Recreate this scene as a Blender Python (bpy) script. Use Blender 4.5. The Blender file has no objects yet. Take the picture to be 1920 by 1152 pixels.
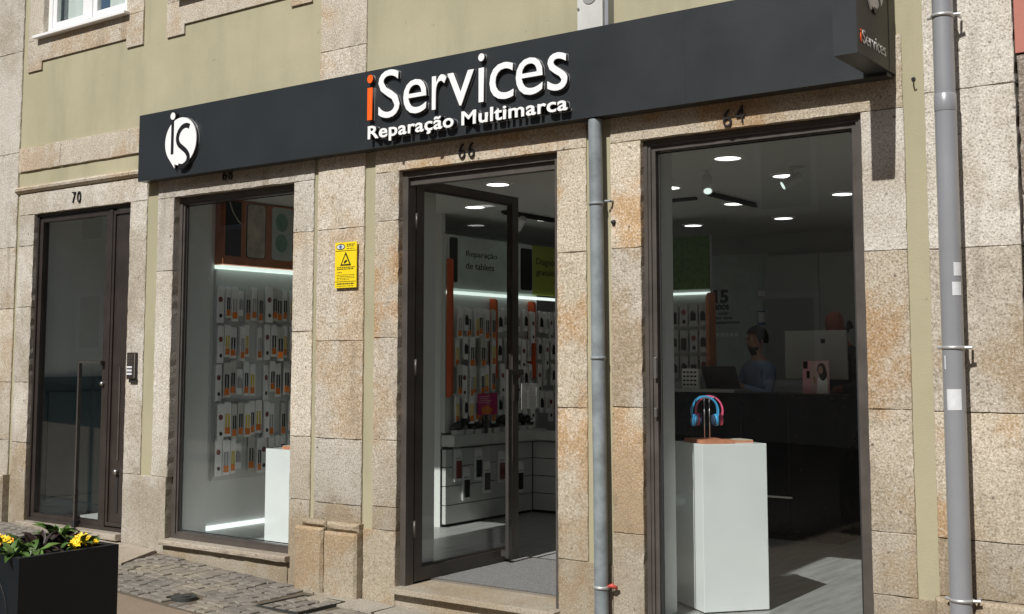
import bpy, bmesh, math, random
from mathutils import Vector, Matrix
random.seed(7)
sc = bpy.context.scene
COL = sc.collection
# ------------------------------------------------------------------ camera
cam = bpy.data.cameras.new('camera'); camo = bpy.data.objects.new('camera', cam); COL.objects.link(camo)
camo.location = (0.0, -6.008, 1.6)
camo.rotation_euler = (math.pi/2 + 0.0893, 0.0, 0.6306)
cam.sensor_width = 36.0; cam.lens = 36.0*2222/1920; cam.shift_y = -98/1920
cam.clip_start = 0.05; cam.clip_end = 500
sc.camera = camo
# ------------------------------------------------------------------ sky and sun
SUN = Vector((0.036, -1.0, 0.974)).normalized()
w = bpy.data.worlds.new('World'); sc.world = w; w.use_nodes = True
nt = w.node_tree; bg = nt.nodes['Background']
sky = nt.nodes.new('ShaderNodeTexSky'); sky.sky_type = 'NISHITA'; sky.sun_disc = False
sky.sun_elevation = math.asin(SUN.z); sky.sun_rotation = math.pi - 0.036
sky.air_density = 1.0; sky.dust_density = 1.5
nt.links.new(sky.outputs['Color'], bg.inputs['Color']); bg.inputs['Strength'].default_value = 0.05
sl = bpy.data.lights.new('sun', 'SUN'); so = bpy.data.objects.new('sun', sl); COL.objects.link(so)
sl.energy = 4.6; sl.angle = math.radians(0.55); sl.color = (1.0, 0.972, 0.925)
so.rotation_euler = SUN.to_track_quat('Z', 'Y').to_euler(); so.location = (0, -20, 20)
# ------------------------------------------------------------------ exposure and render settings
sc.view_settings.view_transform = 'Standard'; sc.view_settings.look = 'None'
sc.view_settings.gamma = 1.0; sc.view_settings.exposure = 0.0; sc.view_settings.use_curve_mapping = False
sc.cycles.use_denoising = True
sc.cycles.max_bounces = 10; sc.cycles.diffuse_bounces = 5; sc.cycles.transparent_max_bounces = 24
sc.cycles.sample_clamp_indirect = 4.0; sc.cycles.caustics_reflective = False; sc.cycles.caustics_refractive = False

# ------------------------------------------------------------------ materials
MAT = {}
def new_mat(name):
    m = bpy.data.materials.new(name); m.use_nodes = True
    return m, m.node_tree, m.node_tree.nodes['Principled BSDF']
def N(t, ty, **kw):
    n = t.nodes.new(ty)
    for k, v in kw.items(): setattr(n, k, v)
    return n
def noise(t, vec, scale, detail=3, rough=0.6):
    n = N(t, 'ShaderNodeTexNoise'); n.inputs['Scale'].default_value = scale
    n.inputs['Detail'].default_value = detail; n.inputs['Roughness'].default_value = rough
    if vec: t.links.new(vec, n.inputs['Vector'])
    return n.outputs['Fac']
def ramp(t, fac, stops):
    r = N(t, 'ShaderNodeValToRGB'); e = r.color_ramp.elements
    while len(e) < len(stops): e.new(0.5)
    for i, (p, c) in enumerate(stops):
        e[i].position = p; e[i].color = (c, c, c, 1) if isinstance(c, (int, float)) else (*c, 1)
    t.links.new(fac, r.inputs['Fac']); return r.outputs['Color']
def mix(t, a, b, fac, mode='MIX'):
    n = N(t, 'ShaderNodeMix', data_type='RGBA', blend_type=mode)
    for sock, v in ((n.inputs[6], a), (n.inputs[7], b), (n.inputs[0], fac)):
        if hasattr(v, 'links'): t.links.new(v, sock)
        elif isinstance(v, (tuple, list)): sock.default_value = (*v, 1)
        else: sock.default_value = v
    return n.outputs[2]
def bump(t, p, h, strength, dist):
    b = N(t, 'ShaderNodeBump'); b.inputs['Strength'].default_value = strength; b.inputs['Distance'].default_value = dist
    t.links.new(h, b.inputs['Height']); t.links.new(b.outputs['Normal'], p.inputs['Normal'])
def pos(t): return N(t, 'ShaderNodeNewGeometry').outputs['Position']
def orand(t): return N(t, 'ShaderNodeObjectInfo').outputs['Random']
def plain(name, col, rough=0.6, metal=0.0, spec=0.5, var=0.0, vscale=20, bmp=0.0, bscale=60, emis=0.0, coat=0.0):
    m, t, p = new_mat(name)
    p.inputs['Base Color'].default_value = (*col, 1); p.inputs['Roughness'].default_value = rough
    p.inputs['Metallic'].default_value = metal; p.inputs['Specular IOR Level'].default_value = spec
    if coat: p.inputs['Coat Weight'].default_value = coat
    if var:
        f = noise(t, pos(t), vscale, 4)
        lo = tuple(max(0, c*(1-var)) for c in col); hi = tuple(min(1, c*(1+var)) for c in col)
        t.links.new(mix(t, lo, hi, ramp(t, f, [(0.3, 0.0), (0.7, 1.0)])), p.inputs['Base Color'])
        r = N(t, 'ShaderNodeMapRange'); r.inputs[3].default_value = max(0.02, rough-0.12); r.inputs[4].default_value = min(1, rough+0.12)
        t.links.new(f, r.inputs[0]); t.links.new(r.outputs[0], p.inputs['Roughness'])
    if bmp: bump(t, p, noise(t, pos(t), bscale, 4), bmp, 0.004)
    if emis:
        p.inputs['Emission Color'].default_value = (*col, 1); p.inputs['Emission Strength'].default_value = emis
    MAT[name] = m; return m

def granite(name, a, b, stain, stain_amt, dark=0.30, rnd=0.17):
    m, t, p = new_mat(name); P = pos(t)
    # offset the lookup per block so that no two blocks share a pattern
    R = orand(t)
    cmb = N(t, 'ShaderNodeCombineXYZ')
    for k, f in enumerate((37.0, 91.0, 53.0)):
        mm = N(t, 'ShaderNodeMath', operation='MULTIPLY'); mm.inputs[1].default_value = f
        t.links.new(R, mm.inputs[0]); t.links.new(mm.outputs[0], cmb.inputs[k])
    add = N(t, 'ShaderNodeVectorMath', operation='ADD'); t.links.new(P, add.inputs[0]); t.links.new(cmb.outputs[0], add.inputs[1])
    V = add.outputs[0]
    grain = noise(t, V, 88, 2.5, 0.75)
    fine = noise(t, V, 170, 2, 0.6)
    patch = noise(t, V, 3.2, 4, 0.62)
    cloud = noise(t, P, 1.5, 5, 0.62)
    col = mix(t, a, b, ramp(t, patch, [(0.35, 0.0), (0.68, 1.0)]))
    col = mix(t, col, stain, ramp(t, cloud, [(0.49, 0.0), (0.58, stain_amt)]))
    col = mix(t, col, (0.90, 0.86, 0.79), ramp(t, grain, [(0.50, 0.0), (0.66, 0.55)]))
    col = mix(t, col, (0.10, 0.085, 0.07), ramp(t, grain, [(0.32, 0.66), (0.46, 0.0)]))
    col = mix(t, col, (0.09, 0.075, 0.06), ramp(t, fine, [(0.27, 0.75), (0.40, 0.0)]))
    pits = N(t, 'ShaderNodeTexVoronoi'); pits.inputs['Scale'].default_value = 7.5; t.links.new(V, pits.inputs['Vector'])
    col = mix(t, col, (0.06, 0.05, 0.042), ramp(t, pits.outputs['Distance'], [(0.035, 0.8), (0.085, 0.0)]))
    sc_ = N(t, 'ShaderNodeMapRange'); sc_.inputs[3].default_value = 1-rnd; sc_.inputs[4].default_value = 1+rnd*0.45
    t.links.new(R, sc_.inputs[0])
    # grime creeping up from the pavement and streaks, with a shape of their own
    sep = N(t, 'ShaderNodeSeparateXYZ'); t.links.new(P, sep.inputs[0])
    zz = N(t, 'ShaderNodeMath', operation='ADD'); t.links.new(sep.outputs['Z'], zz.inputs[0])
    g2 = N(t, 'ShaderNodeMath', operation='MULTIPLY'); g2.inputs[1].default_value = -0.9
    t.links.new(noise(t, P, 2.3, 5, 0.7), g2.inputs[0]); t.links.new(g2.outputs[0], zz.inputs[1])
    grime = ramp(t, zz.outputs[0], [(0.0, 0.5), (0.75, 0.0)])
    col = mix(t, col, (0.20, 0.165, 0.11), grime)
    mp = N(t, 'ShaderNodeMapping'); mp.inputs['Scale'].default_value = (1.0, 1.0, 0.16); t.links.new(P, mp.inputs['Vector'])
    run = noise(t, mp.outputs[0], 5.5, 5, 0.65)
    col = mix(t, col, (0.25, 0.21, 0.155), ramp(t, noise(t, P, 0.75, 6, 0.68), [(0.46, 0.0), (0.68, 0.55)]))
    col = mix(t, col, (0.19, 0.155, 0.115), ramp(t, run, [(0.55, 0.0), (0.74, 0.5)]))
    g = N(t, 'ShaderNodeVectorMath', operation='SCALE'); t.links.new(col, g.inputs[0]); t.links.new(sc_.outputs[0], g.inputs['Scale'])
    t.links.new(g.outputs[0], p.inputs['Base Color'])
    p.inputs['Roughness'].default_value = 0.88; p.inputs['Specular IOR Level'].default_value = 0.25
    hh = mix(t, grain, noise(t, V, 26, 3, 0.6), 0.45)
    bump(t, p, hh, 0.8, 0.009)
    MAT[name] = m
granite('granite_pale', (0.60, 0.565, 0.505), (0.52, 0.475, 0.405), (0.42, 0.34, 0.23), 0.4)
granite('granite_beige', (0.57, 0.51, 0.42), (0.49, 0.43, 0.335), (0.48, 0.33, 0.18), 0.65)
granite('granite_tan', (0.57, 0.49, 0.38), (0.50, 0.425, 0.31), (0.52, 0.31, 0.13), 0.85)
granite('granite_grey', (0.34, 0.29, 0.24), (0.27, 0.22, 0.18), (0.25, 0.18, 0.13), 0.4)
granite('sill_stone', (0.66, 0.58, 0.50), (0.58, 0.50, 0.42), (0.55, 0.45, 0.34), 0.3, rnd=0.1)

def stucco(name, c0, c1):
    m, t, p = new_mat(name); P = pos(t)
    mp = N(t, 'ShaderNodeMapping'); mp.inputs['Scale'].default_value = (1.0, 1.0, 0.22); t.links.new(P, mp.inputs['Vector'])
    streak = noise(t, mp.outputs[0], 2.6, 6, 0.65); big = noise(t, P, 0.9, 5, 0.6)
    col = mix(t, c0, c1, ramp(t, big, [(0.35, 0.0), (0.68, 1.0)]))
    col = mix(t, col, (0.30, 0.28, 0.19), ramp(t, streak, [(0.48, 0.0), (0.72, 0.6)]))
    col = mix(t, col, (0.12, 0.10, 0.075), ramp(t, noise(t, P, 9, 6, 0.7), [(0.66, 0.0), (0.73, 0.6)]))
    t.links.new(col, p.inputs['Base Color']); p.inputs['Roughness'].default_value = 0.92
    p.inputs['Specular IOR Level'].default_value = 0.2
    bump(t, p, mix(t, noise(t, P, 140, 3), noise(t, P, 12, 4), 0.35), 0.35, 0.006)
    MAT[name] = m
stucco('olive_render', (0.45, 0.415, 0.285), (0.365, 0.34, 0.228))
stucco('pink_render', (0.50, 0.20, 0.16), (0.42, 0.16, 0.13))
stucco('cream_render', (0.66, 0.63, 0.56), (0.58, 0.54, 0.47))

plain('bronze', (0.098, 0.086, 0.077), 0.38, 0.2, var=0.18, vscale=6)
plain('bronze_dark', (0.045, 0.036, 0.032), 0.38, 0.2, var=0.15, vscale=6)
plain('handle_metal', (0.13, 0.12, 0.11), 0.3, 0.6, var=0.1, vscale=6)
plain('sign_grey', (0.024, 0.028, 0.031), 0.40, var=0.03, vscale=2.5)
plain('flag_metal', (0.03, 0.028, 0.025), 0.5, 0.0, var=0.15, vscale=4)
plain('letter_white', (0.90, 0.90, 0.90), 0.4)
plain('letter_black', (0.006, 0.006, 0.007), 0.5)
plain('letter_orange', (0.95, 0.13, 0.012), 0.4)
plain('chrome_line', (0.55, 0.56, 0.57), 0.25, 0.6)
plain('flag_white', (0.62, 0.62, 0.60), 0.4)
plain('number_iron', (0.012, 0.011, 0.010), 0.5)
plain('pipe_grey', (0.27, 0.28, 0.30), 0.33, var=0.06, vscale=3, spec=0.9, coat=0.4)
plain('pipe_blue', (0.22, 0.25, 0.265), 0.5, var=0.3, vscale=9, bmp=0.15)
plain('clamp_metal', (0.55, 0.56, 0.56), 0.4, 0.5)
plain('paper_white', (0.66, 0.68, 0.70), 0.7, var=0.08, vscale=30)
plain('red_plastic', (0.55, 0.08, 0.06), 0.5)
plain('box_plastic', (0.55, 0.55, 0.53), 0.5, var=0.08, vscale=8)
plain('white_frame', (0.82, 0.82, 0.82), 0.35)
plain('rubber', (0.02, 0.02, 0.02), 0.7)
plain('int_white', (0.72, 0.73, 0.71), 0.8, var=0.03, vscale=3)
plain('int_ceiling', (0.66, 0.65, 0.62), 0.9)
plain('int_grey', (0.45, 0.46, 0.45), 0.8)
plain('wainscot', (0.055, 0.085, 0.10), 0.5, var=0.15, vscale=5)
plain('gloss_white', (0.88, 0.91, 0.91), 0.18, var=0.04, vscale=3, coat=0.3)
plain('counter_black', (0.004, 0.004, 0.005), 0.25, spec=0.25, var=0.2, vscale=4)
plain('counter_grey', (0.30, 0.30, 0.29), 0.4)
plain('slat_white', (0.58, 0.59, 0.57), 0.6)
plain('slot_black', (0.015, 0.015, 0.015), 0.7)
plain('orange_board', (0.55, 0.085, 0.015), 0.5)
plain('rust_board', (0.42, 0.15, 0.06), 0.55, var=0.25, vscale=7)
plain('dark_print', (0.010, 0.010, 0.011), 0.5)
plain('pack_white', (0.86, 0.86, 0.85), 0.5)
plain('pack_cream', (0.62, 0.61, 0.57), 0.5)
plain('pack_grey', (0.42, 0.42, 0.42), 0.5)
plain('pack_orange', (0.75, 0.20, 0.015), 0.5)
plain('pack_yellow', (0.70, 0.55, 0.06), 0.5)
plain('pack_brown', (0.20, 0.05, 0.035), 0.5)
plain('pack_blue', (0.05, 0.12, 0.28), 0.5)
plain('card_olive', (0.33, 0.38, 0.06), 0.6)
plain('card_pale', (0.52, 0.58, 0.55), 0.6, var=0.10, vscale=6)
plain('card_beige', (0.50, 0.44, 0.36), 0.6, var=0.35, vscale=9)
plain('card_teal', (0.20, 0.33, 0.29), 0.6, var=0.2, vscale=4)
plain('magenta', (0.45, 0.02, 0.14), 0.5)
plain('pink_card', (0.75, 0.36, 0.40), 0.5)
plain('card_rose', (0.62, 0.42, 0.40), 0.5)
plain('skin', (0.46, 0.25, 0.17), 0.55)
plain('skin_red', (0.38, 0.12, 0.08), 0.55)
plain('hair', (0.018, 0.012, 0.009), 0.6)
plain('shirt_blue', (0.24, 0.31, 0.46), 0.8, var=0.12, vscale=12, bmp=0.3, bscale=25)
plain('shirt_dark', (0.05, 0.05, 0.06), 0.8)
plain('screen_alu', (0.46, 0.46, 0.43), 0.35, 0.3)
plain('laptop_dark', (0.04, 0.035, 0.035), 0.45)
plain('head_blue', (0.07, 0.42, 0.78), 0.3)
plain('head_pink', (0.85, 0.12, 0.25), 0.3)
plain('head_pad', (0.03, 0.06, 0.12), 0.7)
plain('cork', (0.55, 0.22, 0.12), 0.6, var=0.2, vscale=20)
plain('steel', (0.55, 0.54, 0.52), 0.3, 0.9)
plain('mat_grey', (0.185, 0.185, 0.18), 0.95, var=0.7, vscale=150, bmp=0.6, bscale=260)
plain('sign_yellow', (0.88, 0.66, 0.015), 0.45, var=0.06, vscale=10)
plain('yellow_pale', (0.90, 0.80, 0.25), 0.5)
plain('planter_black', (0.006, 0.010, 0.014), 0.5, spec=0.35, var=0.25, vscale=4)
plain('planter_line', (0.002, 0.002, 0.002), 0.6)
plain('soil', (0.035, 0.024, 0.017), 0.95, var=0.5, vscale=60, bmp=0.9, bscale=70)
plain('leaf_green', (0.060, 0.12, 0.022), 0.5, var=0.45, vscale=25)
plain('leaf_light', (0.11, 0.19, 0.04), 0.5, var=0.35, vscale=25)
plain('leaf_dark', (0.028, 0.014, 0.014), 0.5, var=0.4, vscale=25)
plain('petal_yellow', (0.90, 0.62, 0.015), 0.55, var=0.15, vscale=60)
plain('petal_amber', (0.80, 0.36, 0.01), 0.55, var=0.2, vscale=60)
plain('lamp_glow', (1.0, 0.985, 0.95), 0.5, emis=3.2)
plain('glow_white', (0.93, 1.0, 0.97), 0.5, emis=1.1)
plain('led_glow', (0.86, 1.0, 0.93), 0.5, emis=1.0)
plain('tile_roof', (0.35, 0.14, 0.08), 0.8, var=0.2)
plain('far_glass', (0.03, 0.04, 0.045), 0.15)
plain('cast_iron', (0.06, 0.065, 0.06), 0.6, 0.4, var=0.3, vscale=30, bmp=0.4, bscale=90)

def floor_wood():
    m, t, p = new_mat('floor_wood'); P = pos(t)
    mp = N(t, 'ShaderNodeMapping'); mp.inputs['Scale'].default_value = (9, 1.2, 1); mp.inputs['Rotation'].default_value = (0, 0, 1.2)
    t.links.new(P, mp.inputs['Vector'])
    f = noise(t, mp.outputs[0], 2.2, 6, 0.65)
    t.links.new(ramp(t, f, [(0.3, (0.24, 0.24, 0.23)), (0.7, (0.40, 0.41, 0.40))]), p.inputs['Base Color'])
    p.inputs['Roughness'].default_value = 0.38; MAT['floor_wood'] = m
floor_wood()
def ground_mat(name, c0, c1, c2, scale, bs):
    m, t, p = new_mat(name); P = pos(t)
    f = noise(t, P, scale, 6, 0.7); g = noise(t, P, 150, 3, 0.7)
    col = mix(t, c0, c1, ramp(t, f, [(0.3, 0.0), (0.7, 1.0)]))
    col = mix(t, col, c2, ramp(t, g, [(0.34, 0.8), (0.5, 0.0)]))
    t.links.new(col, p.inputs['Base Color']); p.inputs['Roughness'].default_value = 0.9
    p.inputs['Specular IOR Level'].default_value = 0.25
    bump(t, p, g, bs, 0.006); MAT[name] = m
ground_mat('paving_slab', (0.30, 0.235, 0.17), (0.24, 0.19, 0.14), (0.12, 0.095, 0.07), 2.2, 0.5)
ground_mat('joint_sand', (0.17, 0.14, 0.10), (0.12, 0.10, 0.075), (0.06, 0.05, 0.04), 6, 0.8)
def cobble_mat():
    m, t, p = new_mat('cobble'); P = pos(t); R = orand(t)
    col = ramp(t, R, [(0.0, (0.17, 0.153, 0.132)), (0.5, (0.21, 0.19, 0.165)), (1.0, (0.25, 0.227, 0.195))])
    big = noise(t, P, 1.6, 4, 0.6)
    col = mix(t, col, (0.36, 0.315, 0.225), ramp(t, big, [(0.50, 0.0), (0.66, 0.55)]))
    col = mix(t, col, (0.09, 0.075, 0.06), ramp(t, noise(t, P, 110, 3, 0.7), [(0.33, 0.8), (0.5, 0.0)]))
    t.links.new(col, p.inputs['Base Color']); p.inputs['Roughness'].default_value = 0.8
    bump(t, p, noise(t, P, 70, 3), 0.6, 0.006); MAT['cobble'] = m
cobble_mat()
def glass_mat(name, tint, f0=0.04):
    m = bpy.data.materials.new(name); m.use_nodes = True; t = m.node_tree; t.nodes.clear()
    out = N(t, 'ShaderNodeOutputMaterial'); mx = N(t, 'ShaderNodeMixShader')
    tr = N(t, 'ShaderNodeBsdfTransparent'); tr.inputs['Color'].default_value = (*tint, 1)
    gl = N(t, 'ShaderNodeBsdfGlossy'); gl.inputs['Roughness'].default_value = 0.004
    geo = N(t, 'ShaderNodeNewGeometry'); d = N(t, 'ShaderNodeVectorMath', operation='DOT_PRODUCT')
    t.links.new(geo.outputs['Normal'], d.inputs[0]); t.links.new(geo.outputs['Incoming'], d.inputs[1])
    a = N(t, 'ShaderNodeMath', operation='ABSOLUTE'); t.links.new(d.outputs['Value'], a.inputs[0])
    s = N(t, 'ShaderNodeMath', operation='SUBTRACT'); s.inputs[0].default_value = 1.0; t.links.new(a.outputs[0], s.inputs[1])
    pw = N(t, 'ShaderNodeMath', operation='POWER'); pw.inputs[1].default_value = 5.0; t.links.new(s.outputs[0], pw.inputs[0])
    ml = N(t, 'ShaderNodeMath', operation='MULTIPLY_ADD'); ml.inputs[1].default_value = 1-f0; ml.inputs[2].default_value = f0
    t.links.new(pw.outputs[0], ml.inputs[0])
    t.links.new(ml.outputs[0], mx.inputs[0]); t.links.new(tr.outputs[0], mx.inputs[1]); t.links.new(gl.outputs[0], mx.inputs[2])
    t.links.new(mx.outputs[0], out.inputs['Surface']); MAT[name] = m
glass_mat('glass', (0.955, 0.971, 0.965), 0.05)
glass_mat('glass_clear', (0.93, 0.96, 0.95))

# ------------------------------------------------------------------ object helpers
def link(o): COL.objects.link(o); return o
def empty(name, loc=(0, 0, 0)):
    o = bpy.data.objects.new(name, None); o.location = loc; o.empty_display_size = 0.1; return link(o)
def tag(o, label, cat, group=None):
    o['label'] = label; o['category'] = cat
    if group: o['group'] = group
    return o
def structure(o): o['kind'] = 'structure'; return o
def put(name, me, mat, parent=None, smooth=False):
    if mat is not None:
        me.materials.clear(); me.materials.append(MAT[mat])
    if smooth:
        for f in me.polygons: f.use_smooth = True
    o = bpy.data.objects.new(name, me); link(o)
    if parent is not None:
        o.parent = parent
        o.matrix_parent_inverse = Matrix.Translation(-(parent_world(parent)))
    return o
def parent_world(p):
    v = Vector(p.location)
    return v
class MB:
    def __init__(s): s.v = []; s.f = []
    def add(s, vs, fs):
        n = len(s.v); s.v += [tuple(v) for v in vs]; s.f += [tuple(i+n for i in f) for f in fs]; return s
    def box(s, x0, x1, y0, y1, z0, z1):
        return s.add([(x0,y0,z0),(x1,y0,z0),(x1,y1,z0),(x0,y1,z0),(x0,y0,z1),(x1,y0,z1),(x1,y1,z1),(x0,y1,z1)],
            [(0,3,2,1),(4,5,6,7),(0,1,5,4),(1,2,6,5),(2,3,7,6),(3,0,4,7)])
    def obox(s, c, ux, uy, hx, hy, z0, z1):   # box turned in plan
        c = Vector((c[0], c[1], 0)); ux = Vector((*ux, 0)).normalized(); uy = Vector((*uy, 0)).normalized()
        b = [c-ux*hx-uy*hy, c+ux*hx-uy*hy, c+ux*hx+uy*hy, c-ux*hx+uy*hy]
        return s.add([(p.x,p.y,z0) for p in b]+[(p.x,p.y,z1) for p in b],
            [(0,3,2,1),(4,5,6,7),(0,1,5,4),(1,2,6,5),(2,3,7,6),(3,0,4,7)])
    def ring(s, x0, x1, z0, z1, wd, y0, y1):   # mitred rectangular frame in the facade plane
        a = [(x0,z0),(x1,z0),(x1,z1),(x0,z1)]; b = [(x0+wd,z0+wd),(x1-wd,z0+wd),(x1-wd,z1-wd),(x0+wd,z1-wd)]
        vs = [(x,y0,z) for x,z in a]+[(x,y0,z) for x,z in b]+[(x,y1,z) for x,z in a]+[(x,y1,z) for x,z in b]
        fs = []
        for i in range(4):
            j = (i+1) % 4
            fs += [(i,j,4+j,4+i),(8+j,8+i,12+i,12+j),(4+i,4+j,12+j,12+i),(j,i,8+i,8+j)]
        return s.add(vs, fs)
    def tube(s, pts, r, n=12, cap=True, radii=None):
        pts = [Vector(p) for p in pts]; k = len(pts); base = len(s.v); prev = None
        for i, p in enumerate(pts):
            d = (pts[min(i+1,k-1)]-pts[max(i-1,0)]).normalized()
            if prev is None:
                up = Vector((0,0,1)) if abs(d.z) < 0.9 else Vector((1,0,0)); a = d.cross(up).normalized()
            else: a = (prev - d*prev.dot(d)).normalized()
            prev = a; b = d.cross(a); rr = radii[i] if radii else r
            for j in range(n):
                th = 2*math.pi*j/n; s.v.append(tuple(p+(a*math.cos(th)+b*math.sin(th))*rr))
        for i in range(k-1):
            for j in range(n):
                j2 = (j+1) % n; s.f.append((base+i*n+j, base+i*n+j2, base+(i+1)*n+j2, base+(i+1)*n+j))
        if cap:
            s.f.append(tuple(base+j for j in range(n))[::-1]); s.f.append(tuple(base+(k-1)*n+j for j in range(n)))
        return s
    def prism(s, poly, fn, d0, d1):   # poly of (u,v); fn(u,v,d)->xyz
        n = len(poly); vs = [fn(u,v,d0) for u,v in poly]+[fn(u,v,d1) for u,v in poly]
        fs = [tuple(range(n)), tuple(range(2*n-1, n-1, -1))]+[(i, n+i, n+(i+1)%n, (i+1)%n) for i in range(n)]
        return s.add(vs, fs)
    def mesh(s, name='m'):
        me = bpy.data.meshes.new(name); me.from_pydata(s.v, [], s.f)
        bm = bmesh.new(); bm.from_mesh(me); bmesh.ops.recalc_face_normals(bm, faces=bm.faces); bm.to_mesh(me); bm.free()
        return me
    def build(s, name, mat, parent=None, smooth=False, bevel=0.0):
        me = s.mesh(name)
        if bevel:
            bm = bmesh.new(); bm.from_mesh(me)
            bmesh.ops.bevel(bm, geom=list(bm.edges), offset=bevel, segments=2, profile=0.6, affect='EDGES')
            bm.to_mesh(me); bm.free()
        return put(name, me, mat, parent, smooth)

def stone(name, x0, x1, z0, z1, mat, parent, y0=0.0, y1=0.118, rough=0.0020, b=0.0036, cell=0.05, gap=0.0009):
    """dressed granite block: uneven face, worn and chipped arrises"""
    x0 += gap; x1 -= gap; z0 += gap; z1 -= gap
    nx = max(2, int((x1-x0)/cell)); nz = max(2, int((z1-z0)/cell)); R = random.Random(hash((round(x0,3), round(z0,3))) & 0xffff)
    vs = []; idx = {}
    for i in range(nx+1):
        for k in range(nz+1):
            u = x0+b+(x1-x0-2*b)*i/nx; v = z0+b+(z1-z0-2*b)*k/nz
            edge = i in (0, nx) or k in (0, nz)
            jj = rough*0.9 if edge else 0
            vs.append((u+R.uniform(-jj, jj), y0+R.uniform(-1, 1)*rough*0.55+(R.random()**3*0.006 if edge else 0), v+R.uniform(-jj, jj))); idx[i, k] = len(vs)-1
    fs = [(idx[i,k], idx[i+1,k], idx[i+1,k+1], idx[i,k+1]) for i in range(nx) for k in range(nz)]
    border = [(i,0) for i in range(nx)]+[(nx,k) for k in range(nz)]+[(i,nz) for i in range(nx,0,-1)]+[(0,k) for k in range(nz,0,-1)]
    ringB = []; ringC = []
    for (i, k) in border:
        u = x0+(x1-x0)*i/nx; v = z0+(z1-z0)*k/nz; chip = R.random()**4*rough*2.2
        cu = (chip if i == 0 else (-chip if i == nx else 0)) ; cv = (chip if k == 0 else (-chip if k == nz else 0))
        vs.append((u+cu, y0+b+R.uniform(0, 0.004), v+cv)); ringB.append(len(vs)-1)
    for (i, k) in border:
        vs.append((x0+(x1-x0)*i/nx, y1, z0+(z1-z0)*k/nz)); ringC.append(len(vs)-1)
    n = len(border)
    for q in range(n):
        r = (q+1) % n
        fs.append((idx[border[q]], ringB[q], ringB[r], idx[border[r]])); fs.append((ringB[q], ringC[q], ringC[r], ringB[r]))
    me = bpy.data.meshes.new(name); me.from_pydata(vs, [], fs)
    bm = bmesh.new(); bm.from_mesh(me); bmesh.ops.recalc_face_normals(bm, faces=bm.faces)
    bm.normal_update()
    # make sure the face looks at the street
    tot = sum((f.normal.y*f.calc_area()) for f in bm.faces)
    if tot > 0: bmesh.ops.reverse_faces(bm, faces=bm.faces)
    bm.to_mesh(me); bm.free()
    return put(name, me, mat, parent)

# text helpers ------------------------------------------------------------
def glyph(s, off=0.0, ext=0.0, res=4):
    c = bpy.data.curves.new('t', 'FONT'); c.body = s; c.offset = off; c.extrude = ext; c.resolution_u = res
    o = bpy.data.objects.new('t', c); me = bpy.data.meshes.new_from_object(o)
    bpy.data.objects.remove(o); bpy.data.curves.remove(c); return me
def bounds(me):
    xs = [v.co.x for v in me.vertices]; ys = [v.co.y for v in me.vertices]
    return min(xs), max(xs), min(ys), max(ys)
FAC = lambda d0: (lambda u, v, d: (u, d0-d, v))       # street facade: u=+X, v=+Z, proud towards -Y
SIDE = lambda x0: (lambda u, v, d: (x0+d, u, v))      # wall facing +X: u=+Y, v=+Z
def fit_text(name, s, u0, u1, v0, v1, fn, d0, d1, mat, parent=None, off=0.0, res=4, desc=None):
    """text fitted to a box (u0..u1, v0..v1); desc: baseline text box bottom taken from this sample string"""
    me = glyph(s, off, 0.5, res); bx = bounds(me); 
    if desc: 
        t = glyph(desc, off, 0, 2); b2 = bounds(t); bx = (bx[0], bx[1], b2[2], b2[3]); bpy.data.meshes.remove(t)
    su = (u1-u0)/(bx[1]-bx[0]); sv = (v1-v0)/(bx[3]-bx[2])
    for q in me.vertices:
        x, y, z = q.co; q.co = fn(u0+(x-bx[0])*su, v0+(y-bx[2])*sv, d0+(z+0.5)*(d1-d0))
    bm = bmesh.new(); bm.from_mesh(me); bmesh.ops.remove_doubles(bm, verts=bm.verts, dist=1e-5)
    bmesh.ops.recalc_face_normals(bm, faces=bm.faces); bm.to_mesh(me); bm.free()
    return put(name, me, mat, parent)

# ================================================================== GROUND
GP = [(-70, 2.4), (-14, 0.33), (-10, 0.18), (-8.2, 0.131), (-6.4, 0.03), (-5.6, 0.0), (-3, -0.10), (5, -0.38), (70, -2.6)]
def gz(x):
    for (a, za), (b, zb) in zip(GP, GP[1:]):
        if x <= b: return za+(zb-za)*(x-a)/(b-a)
    return GP[-1][1]
g = MB(); xs = [-70, -30, -20, -14, -12, -10, -9, -8.2, -7.3, -6.4, -6, -5.6, -5, -4, -3, 0, 5, 20, 70]; ys = [-45, -14, -6, -1.02]
for i in range(len(xs)):
    for y in ys: g.v.append((xs[i], y, gz(xs[i])-0.006))
for i in range(len(xs)-1):
    for k in range(len(ys)-1): g.f.append((i*4+k, (i+1)*4+k, (i+1)*4+k+1, i*4+k+1))
structure(g.build('street', 'paving_slab'))
g = MB(); ys = [-1.02, 0.06]
for x in xs:
    for y in ys: g.v.append((x, y, gz(x)-0.012))
for i in range(len(xs)-1): g.f.append((i*2, i*2+2, i*2+3, i*2+1))
pavement = structure(g.build('pavement', 'joint_sand'))
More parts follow.
